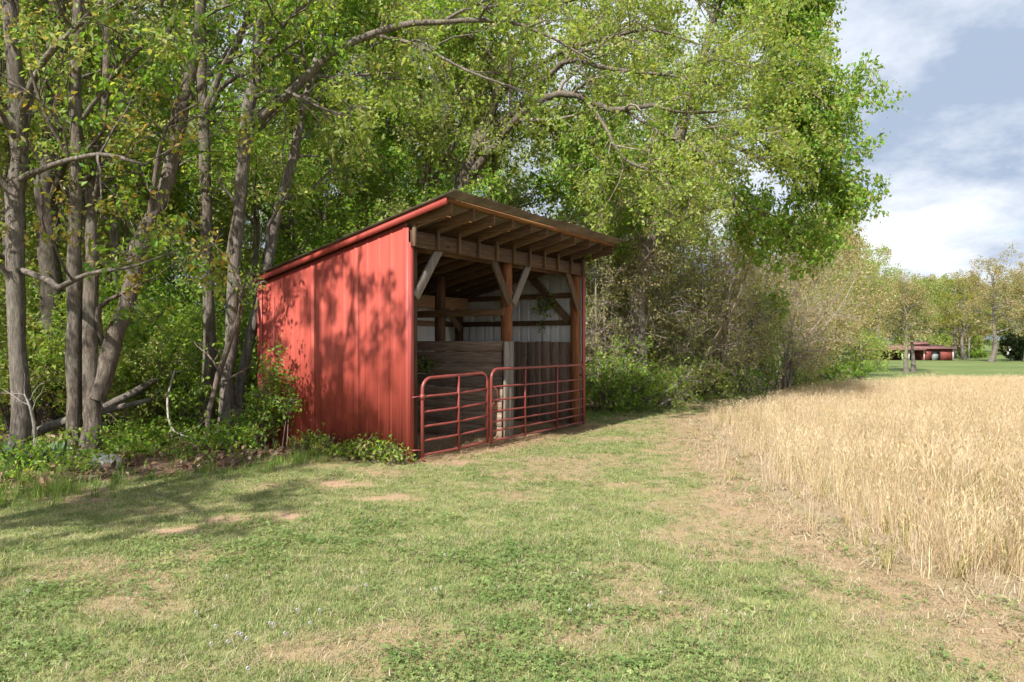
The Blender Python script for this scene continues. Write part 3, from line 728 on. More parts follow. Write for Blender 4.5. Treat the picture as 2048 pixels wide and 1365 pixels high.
# ---------------------------------------------------------------- tube gates
def arc(c, r, a0, a1, n=6):
    return [(c[0]+r*math.cos(a), c[1]+r*math.sin(a)) for a in np.linspace(a0, a1, n)]
def gate(name, label, p0, p1, zb0, zb1, h, bars, uprights, rt, seed, foot=False):
    p0 = np.array(p0, float); p1 = np.array(p1, float)
    w0 = S0+UV*p0[0]+SV*p0[1]; w1 = S0+UV*p1[0]+SV*p1[1]; d = w1-w0; ln = np.linalg.norm(d)
    g = empty(name, (w0[0], w0[1], 0), math.atan2(d[1], d[0])); tag(g, label, 'gate', 'tube gates closing the shed')
    zb = lambda x: zb0+(zb1-zb0)*x/ln
    r = .15
    prof = [(0, -.05), (0, h-r)]+arc((r, h-r), r, math.pi, math.pi/2)[1:]+arc((ln-r, h-r), r, math.pi/2, 0)+[(ln, -.02)]
    m = MB(); m.tube([(x, 0, z+zb(x)) for x, z in prof], rt, 10); m.build('frame', GATE_RED, g, True)
    for z in bars:
        m = MB(); xs_ = np.linspace(.0, ln, 7); m.tube([(x, 0, z+zb(x)-.012*math.sin(math.pi*x/ln)) for x in xs_], rt*.72, 8); m.build('bar', GATE_RED, g, True)
    for x in uprights:
        m = MB(); xx = ln*x; m.box((xx-.016, -rt-.004, zb(xx)-.03), (xx+.016, -rt+.001, zb(xx)+h-.01)); m.box((xx-.003, -rt, zb(xx)-.03), (xx+.003, rt, zb(xx)+h-.012)); m.build('brace', GATE_RED, g)
    return g, ln
g1, l1 = gate('tube_gate', 'short red five bar tube gate nearest the corner of the shed', (.13, .12), (1.47, .22), .09, .12, 1.02, [.0, .19, .38, .575, .78], [.52], .023, 1)
m = MB(); m.tube([(-.14, .06, .86), (-.05, .03, .87), (0, 0, .86), (.06, -.02, .86)], .009, 6); m.tube([(0, 0, .83), (0, 0, .90)], .034, 8); m.build('hinge', GATE_RED, g1, True)
m = MB(); m.tube([(-.14, .06, .16), (-.06, .02, .16), (0, 0, .15)], .010, 6); m.tube([(0, 0, .08), (.0, -.01, .02), (.02, -.02, -.02)], .02, 8); m.build('hinge', GATE_RED, g1, True)
g2, l2 = gate('tube_gate', 'long red seven bar tube gate ending at the right hand post', (1.50, .27), (4.55, .20), .13, .11, 1.06, [.0, .14, .28, .43, .60, .80], [.31, .66], .022, 2)
m = MB(); m.tube([(l2, 0, .98), (l2+.05, .1, .98)], .01, 6); m.tube([(l2, 0, .95), (l2, 0, 1.01)], .032, 8); m.build('hinge', GATE_RED, g2, True)
# chain joining the two gates
m = MB(); cp = smooth_line(np.array([[.03, -.03, .93], [.09, -.05, .86], [.10, -.05, .62], [.06, -.05, .58], [.00, -.05, .70], [-.06, -.05, .64], [-.07, -.045, .75]]), 30)
for i in range(29):
    c = (cp[i]+cp[i+1])/2; dd = nrm(cp[i+1]-cp[i]); s_ = nrm(np.cross(dd, [0, 1, 0] if i % 2 else [.7, .7, 0])); a = np.linspace(0, 2*np.pi, 9)
    m.tube([c+dd*math.cos(q)*.019+s_*math.sin(q)*.010 for q in a], .0035, 4, False)
m.build('chain', mat_plain('rusty_chain', (.33, .12, .085), .6, .3), g2, True)

# ---------------------------------------------------------------- trees of the left wood (near, with hand placed trunks)
make_tree('oak_tree', 'slim straight grey trunk nearest the left edge of the photo',
    [L((38, 925, 9.6, 52), (40, 800, 9.6, 44), (36, 600, 9.6, 42), (30, 420, 9.6, 42), (40, 250, 9.6, 40), (20, 40, 9.5, 34), (0, -300, 9.4, 26)),
     L((40, 540, 9.6, 16), (95, 560, 9.2, 17), (120, 575, 9.0, 15), (170, 550, 8.8, 12), (260, 535, 8.6, 8), (360, 500, 8.4, 4)),
     L((38, 360, 9.6, 18), (110, 330, 9.2, 14), (200, 310, 8.9, 12), (290, 330, 8.7, 8)),
     L((34, 240, 9.6, 20), (90, 120, 9.2, 16), (170, 40, 8.8, 12), (260, -60, 8.4, 8)),
     L((36, 400, 9.6, 18), (-60, 300, 9.2, 14), (-160, 240, 8.8, 9))],
    P(38, 916, 9.6), 101, BARK_GREY, PAL_ORANGE, br=(5, .3, 1, 1.5, .8), tw=(5, .2, 1, .55, .8), leaves=7, lsize=.075, droop=.06)
make_tree('oak_tree', 'broad dark trunk standing just behind the leftmost slim trunk',
    [L((105, 880, 12.5, 62), (104, 750, 12.5, 54), (100, 560, 12.5, 50), (92, 380, 12.5, 46), (110, 180, 12.5, 40), (120, -100, 12.4, 30)),
     L((97, 420, 12.5, 20), (140, 300, 12, 15), (190, 210, 11.6, 10)), L((95, 330, 12.5, 20), (20, 230, 12, 14), (-30, 150, 11.6, 10))],
    P(105, 872, 12.5), 102, BARK_DARK, PAL_GREEN, br=(6, .35, 1, 2., .8), leaves=8, lsize=.10)
make_tree('oak_tree', 'left trunk of the close pair beside the pale rock',
    [L((150, 925, 9.7, 50), (150, 820, 9.7, 37), (147, 640, 9.7, 36), (150, 460, 9.7, 33), (152, 300, 9.7, 30), (152, 120, 9.7, 27), (165, -150, 9.7, 20)),
     L((151, 260, 9.7, 13), (230, 150, 9.4, 10), (320, 60, 9.1, 7)), L((150, 330, 9.7, 12), (95, 240, 9.4, 9), (60, 140, 9.2, 6))],
    P(150, 918, 9.7), 103, BARK_OAK, PAL_MIX, br=(5, .4, 1, 1.5, .8), leaves=8, lsize=.08)
make_tree('oak_tree', 'forked trunk rising directly behind the pale rock',
    [L((178, 935, 9.6, 62), (182, 840, 9.6, 44), (180, 660, 9.7, 36), (184, 480, 9.8, 32), (178, 400, 9.9, 28), (205, 250, 10, 24), (215, 60, 10, 20), (230, -160, 10, 14)),
     L((190, 800, 9.65, 48), (222, 700, 9.8, 46), (255, 600, 9.9, 42), (283, 470, 10, 38), (325, 390, 10.1, 36), (362, 230, 10.2, 32), (392, 100, 10.3, 26), (420, -100, 10.3, 18)),
     L((205, 690, 9.8, 16), (198, 620, 9.6, 14), (240, 590, 9.4, 10), (300, 560, 9.2, 6), (360, 520, 9, 4)),
     L((300, 430, 10, 14), (320, 300, 9.8, 12), (345, 240, 9.6, 8), (400, 205, 9.4, 5)), L((365, 220, 10.2, 14), (430, 140, 10, 9), (480, 60, 9.8, 6))],
    P(180, 922, 9.6), 104, BARK_OAK, PAL_GREEN, br=(5, .45, 1, 1.6, .8), leaves=8, lsize=.085)
make_tree('oak_tree', 'upright brown trunk that forks high left of the shed',
    [L((412, 890, 11.2, 46), (415, 780, 11.2, 33), (418, 640, 11.2, 31), (415, 450, 11.2, 29), (410, 300, 11.2, 30), (405, 180, 11.2, 29), (400, 40, 11.2, 26), (398, -180, 11.1, 20)),
     L((412, 225, 11.2, 22), (440, 150, 11.1, 17), (475, 90, 11, 16), (495, 30, 10.9, 14), (520, -90, 10.8, 10)),
     L((420, 220, 11.2, 15), (450, 170, 11, 12), (520, 135, 10.8, 10), (575, 95, 10.6, 7), (640, 60, 10.4, 4)),
     L((392, 215, 11.2, 13), (365, 140, 11, 10), (335, 60, 10.8, 8), (318, -30, 10.6, 6))],
    P(412, 880, 11.2), 105, BARK_OAK, PAL_GREEN, br=(4, .5, 1, 1.5, .8), leaves=8, lsize=.085)
make_tree('oak_tree', 'grey trunk with a long limb arching right over the shed roof',
    [L((450, 900, 10.7, 50), (452, 800, 10.7, 38), (462, 700, 10.7, 34), (468, 560, 10.7, 34), (480, 400, 10.7, 32), (492, 260, 10.7, 33), (512, 150, 10.7, 30), (520, 40, 10.7, 26), (535, -150, 10.6, 20)),
     L((500, 248, 10.7, 26), (540, 222, 10.6, 22), (600, 170, 10.5, 21), (660, 110, 10.4, 20), (740, 72, 10.3, 18), (800, 52, 10.2, 17), (880, 46, 10.1, 15), (960, 40, 10, 13), (1060, 55, 9.9, 9), (1180, 120, 9.8, 5)),
     L((745, 70, 10.3, 10), (830, 90, 10.1, 9), (930, 140, 9.9, 7), (1010, 170, 9.7, 5)), L((510, 195, 10.7, 12), (560, 180, 10.3, 9), (640, 215, 10, 7), (700, 235, 9.8, 4)),
     L((515, 120, 10.7, 16), (560, 60, 10.3, 12), (620, 0, 10, 9), (700, -60, 9.8, 6)), L((880, 46, 10.1, 10), (950, 10, 9.9, 8), (1060, -30, 9.7, 6))],
    P(450, 890, 10.7), 106, BARK_GREY, PAL_OAK, br=(8, .25, 1, 1.5, .85), tw=(5, .2, 1, .6, .8), leaves=9, lsize=.08, droop=.07)
make_tree('oak_tree', 'slanting grey trunk leaning right towards the shed roof',
    [L((466, 905, 10.9, 44), (478, 780, 10.9, 28), (505, 660, 11, 27), (532, 540, 11.1, 26), (555, 420, 11.2, 25), (590, 300, 11.3, 25), (610, 200, 11.4, 22), (650, 60, 11.5, 18), (690, -80, 11.5, 12)),
     L((600, 240, 11.3, 13), (650, 180, 11.2, 10), (720, 150, 11, 7), (800, 160, 10.8, 4)), L((560, 400, 11.2, 10), (620, 380, 11.4, 8), (700, 300, 11.6, 5))],
    P(466, 896, 10.9), 107, BARK_GREY, PAL_MIX, br=(6, .4, 1, 1.6, .8), leaves=9, lsize=.085)
make_tree('vine_stem', 'thick twisted vine climbing the grey trunk beside the shed',
    [L((415, 900, 10.4, 17), (420, 820, 10.4, 15), (440, 740, 10.4, 15), (468, 660, 10.3, 15), (482, 620, 10.35, 14), (478, 560, 10.4, 11), (455, 520, 10.4, 8), (470, 420, 10.4, 5))],
    P(415, 892, 10.4), 108, BARK_VINE, PAL_GREEN, cat='vine', br=(6, .2, 1, .8, .9), tw=(3, .2, 1, .4, .9), leaves=3, lsize=.06)

# big spreading oak behind the shed
make_tree('oak_tree', 'spreading oak whose limbs arch out from behind the shed roof',
    [L((930, 800, 16.5, 60), (925, 600, 16.5, 50), (922, 420, 16.5, 40), (922, 372, 16.5, 38), (938, 330, 16.4, 34), (960, 280, 16.3, 30), (985, 215, 16.2, 26), (1005, 160, 16.1, 20), (1040, 80, 16, 17), (1085, 20, 15.9, 13), (1130, -60, 15.8, 8)),
     L((928, 372, 16.5, 27), (960, 325, 16.2, 24), (1005, 272, 15.8, 22), (1050, 222, 15.4, 21), (1100, 190, 15, 20), (1150, 190, 14.6, 17), (1200, 212, 14.2, 15), (1240, 222, 13.9, 14), (1300, 210, 13.6, 11), (1365, 225, 13.3, 9), (1430, 225, 13, 6), (1500, 215, 12.7, 4)),
     L((945, 315, 16.4, 22), (985, 258, 16, 20), (1040, 215, 15.5, 18), (1090, 160, 15, 16), (1140, 120, 14.5, 13), (1230, 140, 14, 11), (1330, 150, 13.5, 8), (1440, 170, 13, 5)),
     L((1170, 200, 14.4, 11), (1205, 245, 13.9, 10), (1245, 315, 13.5, 9), (1300, 340, 13.1, 8), (1370, 360, 12.7, 5)),
     L((998, 185, 16.1, 16), (1060, 145, 15.6, 14), (1120, 105, 15, 12), (1200, 80, 14.4, 10), (1300, 60, 13.8, 7), (1400, 90, 13.4, 4)),
     L((1010, 150, 16.1, 14), (960, 90, 15.8, 10), (900, 50, 15.5, 7)), L((1250, 222, 13.9, 8), (1320, 265, 13.5, 7), (1390, 300, 13.1, 5), (1470, 330, 12.8, 3)),
     L((855, 800, 16.8, 34), (850, 500, 16.8, 28), (850, 390, 16.8, 20), (862, 320, 16.7, 14), (890, 240, 16.6, 12), (925, 170, 16.4, 10), (980, 100, 16.2, 6)),
     L((1085, 20, 15.9, 11), (1180, -10, 15.4, 10), (1300, -30, 14.8, 8), (1420, 10, 14.2, 5), (1500, 70, 13.8, 3)),
     L((1330, 150, 13.5, 7), (1430, 120, 13.2, 6), (1520, 140, 13, 4)),
     L((858, 380, 16.8, 14), (905, 290, 16.9, 13), (940, 210, 17, 10), (1000, 140, 17, 6))],
    P(925, 806, 16.5)*np.array([1, 1, 0]), 109, BARK_OAK, PAL_OAK, br=(10, .22, 1, 2.1, .85), tw=(7, .15, 1, .85, .85), tw2=(4, .42, .85), leaves=15, lsize=.075, droop=.06, spread=.07, twig_bark=BARK_TWIG)

# bright green crown hanging over the field edge
make_tree('hickory_tree', 'tall bright green tree overhanging the field edge at the woods corner',
    [L((1285, 820, 16.4, 50), (1275, 640, 16.4, 42), (1290, 500, 16.4, 38), (1330, 380, 16.3, 32), (1370, 230, 16.2, 28), (1420, 60, 16.1, 20), (1460, -120, 16, 12)),
     L((1290, 480, 16.4, 22), (1400, 420, 16, 18), (1480, 410, 15.6, 15), (1535, 430, 15.2, 11), (1595, 455, 15, 5)),
     L((1340, 350, 16.3, 22), (1440, 280, 16, 18), (1540, 260, 15.6, 14), (1610, 280, 15.3, 9), (1675, 300, 15, 5)),
     L((1370, 230, 16.2, 18), (1470, 150, 16, 15), (1570, 130, 15.6, 12), (1610, 155, 15.3, 8), (1650, 190, 15, 4)),
     L((1395, 150, 16.2, 16), (1480, 50, 16, 13), (1530, 30, 15.6, 10), (1570, 60, 15.2, 6)),
     L((1420, 60, 16.1, 14), (1460, -40, 15.8, 11), (1510, -60, 15.4, 7)), L((1440, 20, 16, 12), (1530, -20, 15.4, 9), (1590, -10, 15, 5)), L((1470, 150, 16, 11), (1560, 190, 15.3, 9), (1640, 240, 15, 5)), L((1330, 390, 16.3, 16), (1250, 330, 15.6, 12), (1200, 300, 15, 8)),
     L((1440, 280, 16, 12), (1550, 330, 15.4, 10), (1620, 370, 15, 7), (1660, 390, 14.8, 4))],
    P(1285, 820, 16.4)*np.array([1, 1, 0]), 110, BARK_GREY, [(5, (.22, .39, .06)), (3, (.33, .43, .085)), (3, (.17, .32, .045)), (1, (.38, .38, .12))], br=(12, .3, 1, 1.45, .85), tw=(7, .2, 1, .75, .85), tw2=(4, .38, .85), leaves=16, lsize=.095, droop=.09, spread=.07, ldroop=.8)

# trees off to the left of the camera that shade wall and lawn (their limbs enter the photo's top left corner)
rr = np.random.default_rng(7)
for k_, (bx, by, h, sp, pal, lab) in enumerate([(-6.1, 3.3, 11, 3.3, PAL_ORANGE, 'edge oak left of the lawn whose branches fill the upper left corner'),
                                               (-8.6, -.6, 11, 3.6, PAL_MIX, 'tall edge tree beyond the left border that shades the lawn'),
                                               (-11.5, 6.0, 11, 3.0, PAL_GREEN, 'leafy edge tree far left behind the slim trunk')]):
    make_tree('edge_oak', lab, auto_limbs(rr, (bx, by, 0), h, .22, 11, sp, .3, (.02, .03)), (bx, by, 0), 120+k_, BARK_OAK, pal, br=(6, .3, 1, 1.4, .85), tw=(5, .2, 1, .6, .8), tw2=(3, .3, .8), leaves=(13, 12, 5)[k_], lsize=.075, droop=.06)

# ---------------------------------------------------------------- woods behind: individual slender trees (several builds, copied)
def copy_tree(src, loc, rot, s, label=None, group=None):
    c = src.copy(); COL.objects.link(c); c.location = loc; c.rotation_euler = (0, 0, rot); c.scale = (s, s, s)
    if label: c['label'] = label
    if group: c['group'] = group
    for ch in src.children:
        q = ch.copy(); COL.objects.link(q); q.parent = c
    return c
rr = np.random.default_rng(31)
WG = 'slender trees deep in the woods'; WL = 'slender young tree among many deep in the woods'
protos = []
for k_, (h, r, nl, sp, pal, bk, ls) in enumerate([(12, .13, 12, 2.6, PAL_GREEN, BARK_OAK, .095), (13, .16, 13, 3.0, PAL_MIX, BARK_GREY, .095), (10, .10, 11, 2.4, PAL_BRIGHT, BARK_OAK, .09), (12.5, .14, 12, 2.8, PAL_OLIVE, BARK_GREY, .085)]):
    o = make_tree('wood_tree', WL, auto_limbs(rr, (0, 0, 0), h, r, nl, sp, .22, (rr.normal()*.06, rr.normal()*.06)), (0, 0, 0), 140+k_, bk, pal, group=WG,
                  br=(7, .2, 1, 1.6, .85), tw=(5, .2, 1, .85, .8), tw2=(4, .45, .85), leaves=14, lsize=ls, spread=.10, droop=.05)
    protos.append(o)
def zone(x, y):
    px = CX+F*x/y
    return ('beyond the left border' if px < 0 else 'behind the leftmost trunks' if px < 220 else 'behind the leaning trunk' if px < 400 else 'left of the shed roof' if px < 620
            else 'above the red wall' if px < 900 else 'above the open shed front' if px < 1200 else 'behind the twiggy thicket')
spots = []
tries = 0
while len(spots) < 46 and tries < 4000:
    tries += 1
    y = rr.uniform(13.5, 36); x = rr.uniform(-.80*y-1, .34*y)
    bx = np.interp(x, [-40, -4, -1, 1.7, 3.6, 6.1, 12, 22], [6, 9.5, 14.2, 17.2, 19.3, 23.5, 33, 47])
    if y < bx+1.0 or (x > -5.5 and x < 2.5 and y < 15.8): continue
    if all((x-a)**2+(y-b)**2 > 2.4 for a, b in spots): spots.append((x, y))
for i, (x, y) in enumerate(spots):
    z = float(terrain(x, y)); k_ = i % 4
    if i < 4: o = protos[i]; o.location = (x, y, z); o.rotation_euler = (0, 0, rr.uniform(0, 6.28))
    else: o = copy_tree(protos[k_], (x, y, z), rr.uniform(0, 6.28), rr.uniform(.75, 1.2))
    o['label'] = 'slender %s tree %s in the woods %s' % (('dark green', 'yellow green', 'bright green', 'olive')[k_], 'close' if y < 19 else ('midway' if y < 27 else 'deep'), zone(x, y))

# understory saplings and shrubs
PB = []
SG = 'leafy saplings of the understory'; SL = 'small bright green sapling growing under the trees'
for k_, pal in enumerate([PAL_BRIGHT, PAL_GREEN, PAL_MIX]):
    lim = []
    b = np.zeros(3)
    for q in range(7):
        az = q*2.4+rr.normal()*.4; e = rr.uniform(.7, 1.35); ln = rr.uniform(1.2, 2.6)
        d = np.array([math.cos(az)*math.cos(e), math.sin(az)*math.cos(e), math.sin(e)])
        lim.append(np.array([[*(b+d*ln*f+np.array([0, 0, .05])*f+rr.normal(size=3)*.05*f), .022*(1-.85*f)] for f in (0, .33, .66, 1)]))
    PB.append(make_tree('understory_sapling', SL, lim, b, 160+k_, BARK_OAK, pal, cat='sapling', group=SG, br=(8, .2, 1, .8, .8), tw=(5, .2, 1, .45, .8), tw2=(3, .25, .8), leaves=8, lsize=.075, spread=.06))
ss = []; tries = 0
fixed = [(300, 830, 12.5, 1.0), (320, 700, 14, 1.3), (260, 850, 11.4, .7), (350, 860, 11.5, .8), (560, 820, 13.2, 1.1), (80, 830, 13, 1.1), (220, 860, 12.5, .9), (380, 800, 14, 1.2), (20, 850, 12, 1.0)]
for px, py, D, s in fixed: ss.append((*P(px, py, D)[:2], s))
while len(ss) < 40 and tries < 3000:
    tries += 1; y = rr.uniform(12, 26); x = rr.uniform(-.8*y, .3*y)
    bx = np.interp(x, [-40, -4, -1, 1.7, 3.6, 6.1, 12], [8, 10.5, 14.5, 16.8, 18.6, 22.5, 32])
    if y < bx+.6 or (-5.2 < x < 2.6 and y < 15.5) or min((x-a[0])**2+(y-a[1])**2 for a in ss) < 1.2: continue
    ss.append((x, y, rr.uniform(.7, 1.5)))
for i, (x, y, s) in enumerate(ss):
    z = float(terrain(x, y))
    if i < 3: o = PB[i]; o.location = (x, y, z); o.scale = (s, s, s)
    else: o = copy_tree(PB[i % 3], (x, y, z), rr.uniform(0, 6.28), s)
    o['label'] = '%s %s sapling under the trees %s' % ('small' if s < .9 else ('waist high' if s < 1.15 else 'bushy tall'), ('bright green', 'dark green', 'yellow green')[i % 3], zone(x, y))

# ---------------------------------------------------------------- thicket to the right of the shed
def clump(name, label, cat, base, h, w, seed, pal, bark, n=9, leaves=7, ls=.07, br=(8, .15, 1, .9, .9), tw=(5, .15, 1, .45, .9), elr=(.5, 1.4), group=None, tw2=None, droop=.08, up=.05, r0=.02, fine=True):
    rng = np.random.default_rng(seed); b = np.asarray(base, float); lim = []
    for q in range(n):
        az = q*2.4+rng.normal()*.5; e = rng.uniform(*elr); ln = h*rng.uniform(.6, 1.1)
        d = np.array([math.cos(az)*math.cos(e)*w/h*1.4, math.sin(az)*math.cos(e)*w/h*1.4, math.sin(e)])
        o_ = np.array([rng.normal()*.12*w, rng.normal()*.12*w, 0])
        lim.append(np.array([[*(b+o_+d*ln*f+np.array([0, 0, .18*ln*f*(1-f)])+rng.normal(size=3)*.05*ln*f), r0*(1-.8*f)] for f in (0, .33, .66, 1)]))
    return make_tree(name, label, lim, b, seed, bark, pal, cat, group, br=br, tw=tw, tw2=tw2, leaves=leaves, lsize=ls, droop=droop, up=up, spread=.05, sides=6, fine=fine, tk=.9)
ORD = ['first', 'second', 'third', 'fourth', 'fifth', 'sixth', 'seventh', 'eighth', 'ninth']
def gpt(px, D): 
    x = (px-CX)/F*D; return (x, D, float(terrain(x, D)))
clump('privet_shrub', 'rounded yellow green shrub right of the shed gate', 'shrub', gpt(1255, 16.2), 1.3, 1.3, 201, PAL_BRIGHT, BARK_VINE, 12, 9, .07, elr=(.3, 1.4))
clump('privet_shrub', 'low yellow green shrub spreading over the pale fallen branch', 'shrub', gpt(1330, 16.8), 1.25, 1.2, 202, PAL_MIX, BARK_VINE, 11, 8, .065, elr=(.3, 1.4))
clump('privet_shrub', 'dark leafy shrub hugging the right corner of the shed', 'shrub', gpt(1205, 15.6), 1.4, .9, 203, PAL_GREEN, BARK_VINE, 9, 8, .07)
TH = [(1200, 17.2, 5.0, 2.0, PAL_TAN+PAL_OLIVE, 'brown twiggy thicket tree tangled with vines behind the shed corner'), (1265, 18.2, 6.0, 2.2, PAL_OLIVE+PAL_OAK, 'vine draped thicket tree with a pale twiggy trunk'),
      (1345, 18.8, 5.6, 2.4, PAL_OLIVE, 'olive thicket tree above the pale fallen branch'), (1420, 20.2, 5.4, 2.4, PAL_TAN, 'tan twiggy thicket tree at the start of the field'),
      (1490, 21.6, 5.2, 2.3, PAL_OLIVE, 'olive thicket tree beside the dark ivy column'), (1560, 24.5, 5.4, 2.6, PAL_TAN, 'tan budding tree right of the ivy column'),
      (1590, 29, 6.0, 3.0, PAL_OLIVE, 'olive tree set back along the field edge')]
for i, (px, D, h, w, pal, lab) in enumerate(TH):
    clump('thicket_tree', lab, 'tree', gpt(px, D), h, w, 210+i, pal, BARK_TWIG, 9, 6, .062, br=(10, .12, 1, 1.6, .95), tw=(8, .1, 1, .9, .95), tw2=(3, .45, .9), elr=(.75, 1.5), droop=.10, r0=.055, fine=i < 3)
clump('ivy_column', 'deep green ivy clad stem standing at the field corner', 'shrub', gpt(1525, 22.6), 3.2, .6, 230, PAL_GREEN, BARK_DARK, 9, 14, .10, br=(8, .1, 1, .7, .9), elr=(1.2, 1.5))
for i, (px, D, h, w, lab) in enumerate([(1450, 21.0, .9, 1.3, 'low green bush in the shade before the ivy column'), (1570, 25, 1.0, 1.6, 'pale green bush right of the ivy column'), (1390, 19.5, .9, 1.0, 'small shaded bush behind the pale fallen branch')]):
    clump('edge_bush', lab, 'bush', gpt(px, D), h, w, 240+i, PAL_MIX if i else PAL_GREEN, BARK_VINE, 10, 8, .08, elr=(.3, 1.3))

# tree line receding along the field
TL = [(1605, 34, 8.0, 3.0, PAL_TAN), (1645, 41, 9.8, 3.2, PAL_OLIVE), (1640, 50, 11.6, 4.0, PAL_OAK), (1682, 54, 10.0, 3.2, PAL_TAN), (1700, 66, 12.0, 3.8, PAL_OAK), (1722, 78, 12.5, 3.8, PAL_TAN), (1752, 104, 14.0, 4.0, PAL_OAK), (1660, 46, 5.0, 2.4, PAL_MIX)]
LT = ['tan budding tree nearest along the field edge', 'olive rounded tree along the field edge', 'tallest pale crown in the tree line along the field', 'tan leaning tree in the middle of the tree line', 'olive tree far along the field edge',
      'tan tree near the red roofed barn', 'yellow green tree left of the barn', 'low leafy tree under the tree line']
rr = np.random.default_rng(53)
for i, (px, D, h, sp, pal) in enumerate(TL):
    b = gpt(px, D); make_tree('field_edge_tree', LT[i], auto_limbs(rr, b, h, .02*h, 15, sp, (.12 if i < 3 or i == 7 else .28 if i == 3 else .5), (rr.normal()*.03, 0), (.1, 1.2)), b, 260+i, BARK_VINE, pal, twig_bark=BARK_TWIG, fine=False, group='tree line along the field',
              br=(6, .2, 1, 1.9, .9), tw=(5, .15, 1, 1.0, .9), tw2=(3, .5, .9), leaves=9, lsize=.14, spread=.14, droop=.05)
for i, (px, D) in enumerate([(1625, 40), (1672, 55), (1700, 72), (1730, 96)]):
    clump('field_edge_bush', ['dark green bush at the foot of the nearest tan tree', 'shady bush in the middle of the tree line', 'green bush left of the twin trunks', 'low bush beside the twin trunks'][i], 'bush', gpt(px, D), 1.7, 2.6, 280+i, PAL_GREEN, BARK_DARK, 12, 8, .2, br=(6, .1, 1, 1.4, .9), tw=(4, .1, 1, .8, .9), elr=(.2, 1.3), r0=.04)

# ---------------------------------------------------------------- far meadow: barn, trees, hedge, poles
BR_ = mat_plain('barn_red', (.22, .05, .042), .7, 0, .3, 1.5, .05); BRF = mat_plain('barn_roof', (.21, .10, .088), .7, 0, .35, .8, .05); BW = mat_plain('barn_white', (.62, .60, .57), .7)
BDK = mat_plain('barn_dark', (.02, .018, .016), .9); BGY = mat_plain('barn_grey_door', (.30, .33, .33), .7)
bz = float(terrain(84, 150)); K = 150/F
bx0 = (1848-CX)*K
barn = empty('barn', (bx0, 150, bz), R(-4)); tag(barn, 'long low red barn with open bays beyond the field', 'barn')
m = MB(); wl = 6.1
for x0, x1, z0, z1 in ((0, 1.55, 0, 2.5), (3.35, wl, 0, 2.5), (1.55, 3.35, 2.15, 2.5)): m.box((x0, 0, z0), (x1, .15, z1))
m.box((0, .15, 0), (.15, 7, 2.5)); m.box((wl-.15, .15, 0), (wl, 7, 2.5)); m.box((-12.5, 6.9, 0), (wl, 7.05, 2.5)); m.build('wall', BR_, barn)
m = MB()
for (x, z), (x2, z2) in (((1.55, 0), (1.55, 1.6)), ((3.35, 0), (3.35, 1.6)), ((1.55, 1.6), (1.95, 2.15)), ((3.35, 1.6), (2.95, 2.15)), ((1.95, 2.15), (2.95, 2.15))): m.bar((x, -.03, z), (x2, -.03, z2), .2, .06, (0, 1, 0))
m.build('door_frame', BDK, barn)
m = MB(); m.box((1.95, .5, 0), (3.3, .56, 2.1)); m.build('door', BGY, barn)
for x in (0, wl): m = MB(); m.box((x-.12, -.06, 0), (x+.12, -.02, 2.5)); m.build('corner_board', BW, barn)
for x in (-3.2, -4.6, -7.4, -11.8): m = MB(); m.box((x-.12, -.1, 0), (x+.12, .14, 2.25)); m.build('post', BW if x > -5 else W_GREY, barn)
m = MB(); m.hexa([(-12.8, -.9, 2.25), (.2, -.9, 2.25), (.2, 1.6, 2.75), (-12.8, 1.6, 2.75), (-12.8, -.9, 2.38), (.2, -.9, 2.38), (.2, 1.6, 2.9), (-12.8, 1.6, 2.9)]); m.build('lean_to_roof', BRF, barn)
m = MB(); m.hexa([(-8.2, -.25, 2.55), (wl+.4, -.7, 2.5), (wl-1.4, 3.6, 3.3), (-7.4, 3.6, 3.45), (-8.2, -.25, 2.68), (wl+.4, -.7, 2.63), (wl-1.4, 3.6, 3.45), (-7.4, 3.6, 3.6)]); m.build('main_roof', BRF, barn)
m = MB(); m.hexa([(-2.8, 2.3, 3.4), (2.4, 2.3, 3.4), (2.4, 3.8, 3.5), (-2.8, 3.8, 3.5), (-2.8, 2.2, 3.55), (2.2, 2.2, 3.75), (2.8, 3.8, 4.25), (-2.8, 3.8, 4.0)]); m.build('roof_monitor', BRF, barn)
m = MB(); m.hexa([(-12.8, 3.5, 3.3), (wl, 3.5, 3.3), (wl, 7.2, 2.5), (-12.8, 7.2, 2.5), (-12.8, 3.5, 3.4), (wl, 3.5, 3.42), (wl, 7.2, 2.62), (-12.8, 7.2, 2.62)]); m.build('rear_roof', BRF, barn)

FT = [(1982, 138, 19.0, 7.0, PAL_TAN, 'large spreading tree with thick trunk on the far lawn'), (1930, 158, 17, 5.5, PAL_ORANGE, 'rusty leaved tree right of the barn'), (1908, 166, 18, 5.5, PAL_OLIVE, 'olive tree just behind the right end of the barn'),
      (1812, 92, 11.5, 3.3, PAL_TAN, 'left of two young trunks standing before the barn'), (1827, 95, 11.8, 3.3, PAL_OLIVE, 'right of two young trunks standing before the barn'), (2052, 140, 17, 6, PAL_TAN, 'tree cut by the right border of the photo')]
rr = np.random.default_rng(77)
for i, (px, D, h, sp, pal, lab) in enumerate(FT):
    b = gpt(px, D); make_tree('meadow_tree', lab, auto_limbs(rr, b, h, .033*h, 14, sp, .28 if h > 12 else .40, (rr.normal()*.02, 0), (.15, 1.0)), b, 300+i, BARK_GREY, pal, fine=False, group='trees on the far lawn',
              br=(6, .3, 1, .22*h, .9), tw=(5, .15, 1, .09*h, .9), tw2=(3, .05*h, .9), leaves=6, lsize=.28 if h > 12 else .19, spread=.2, droop=.04)
bw = []
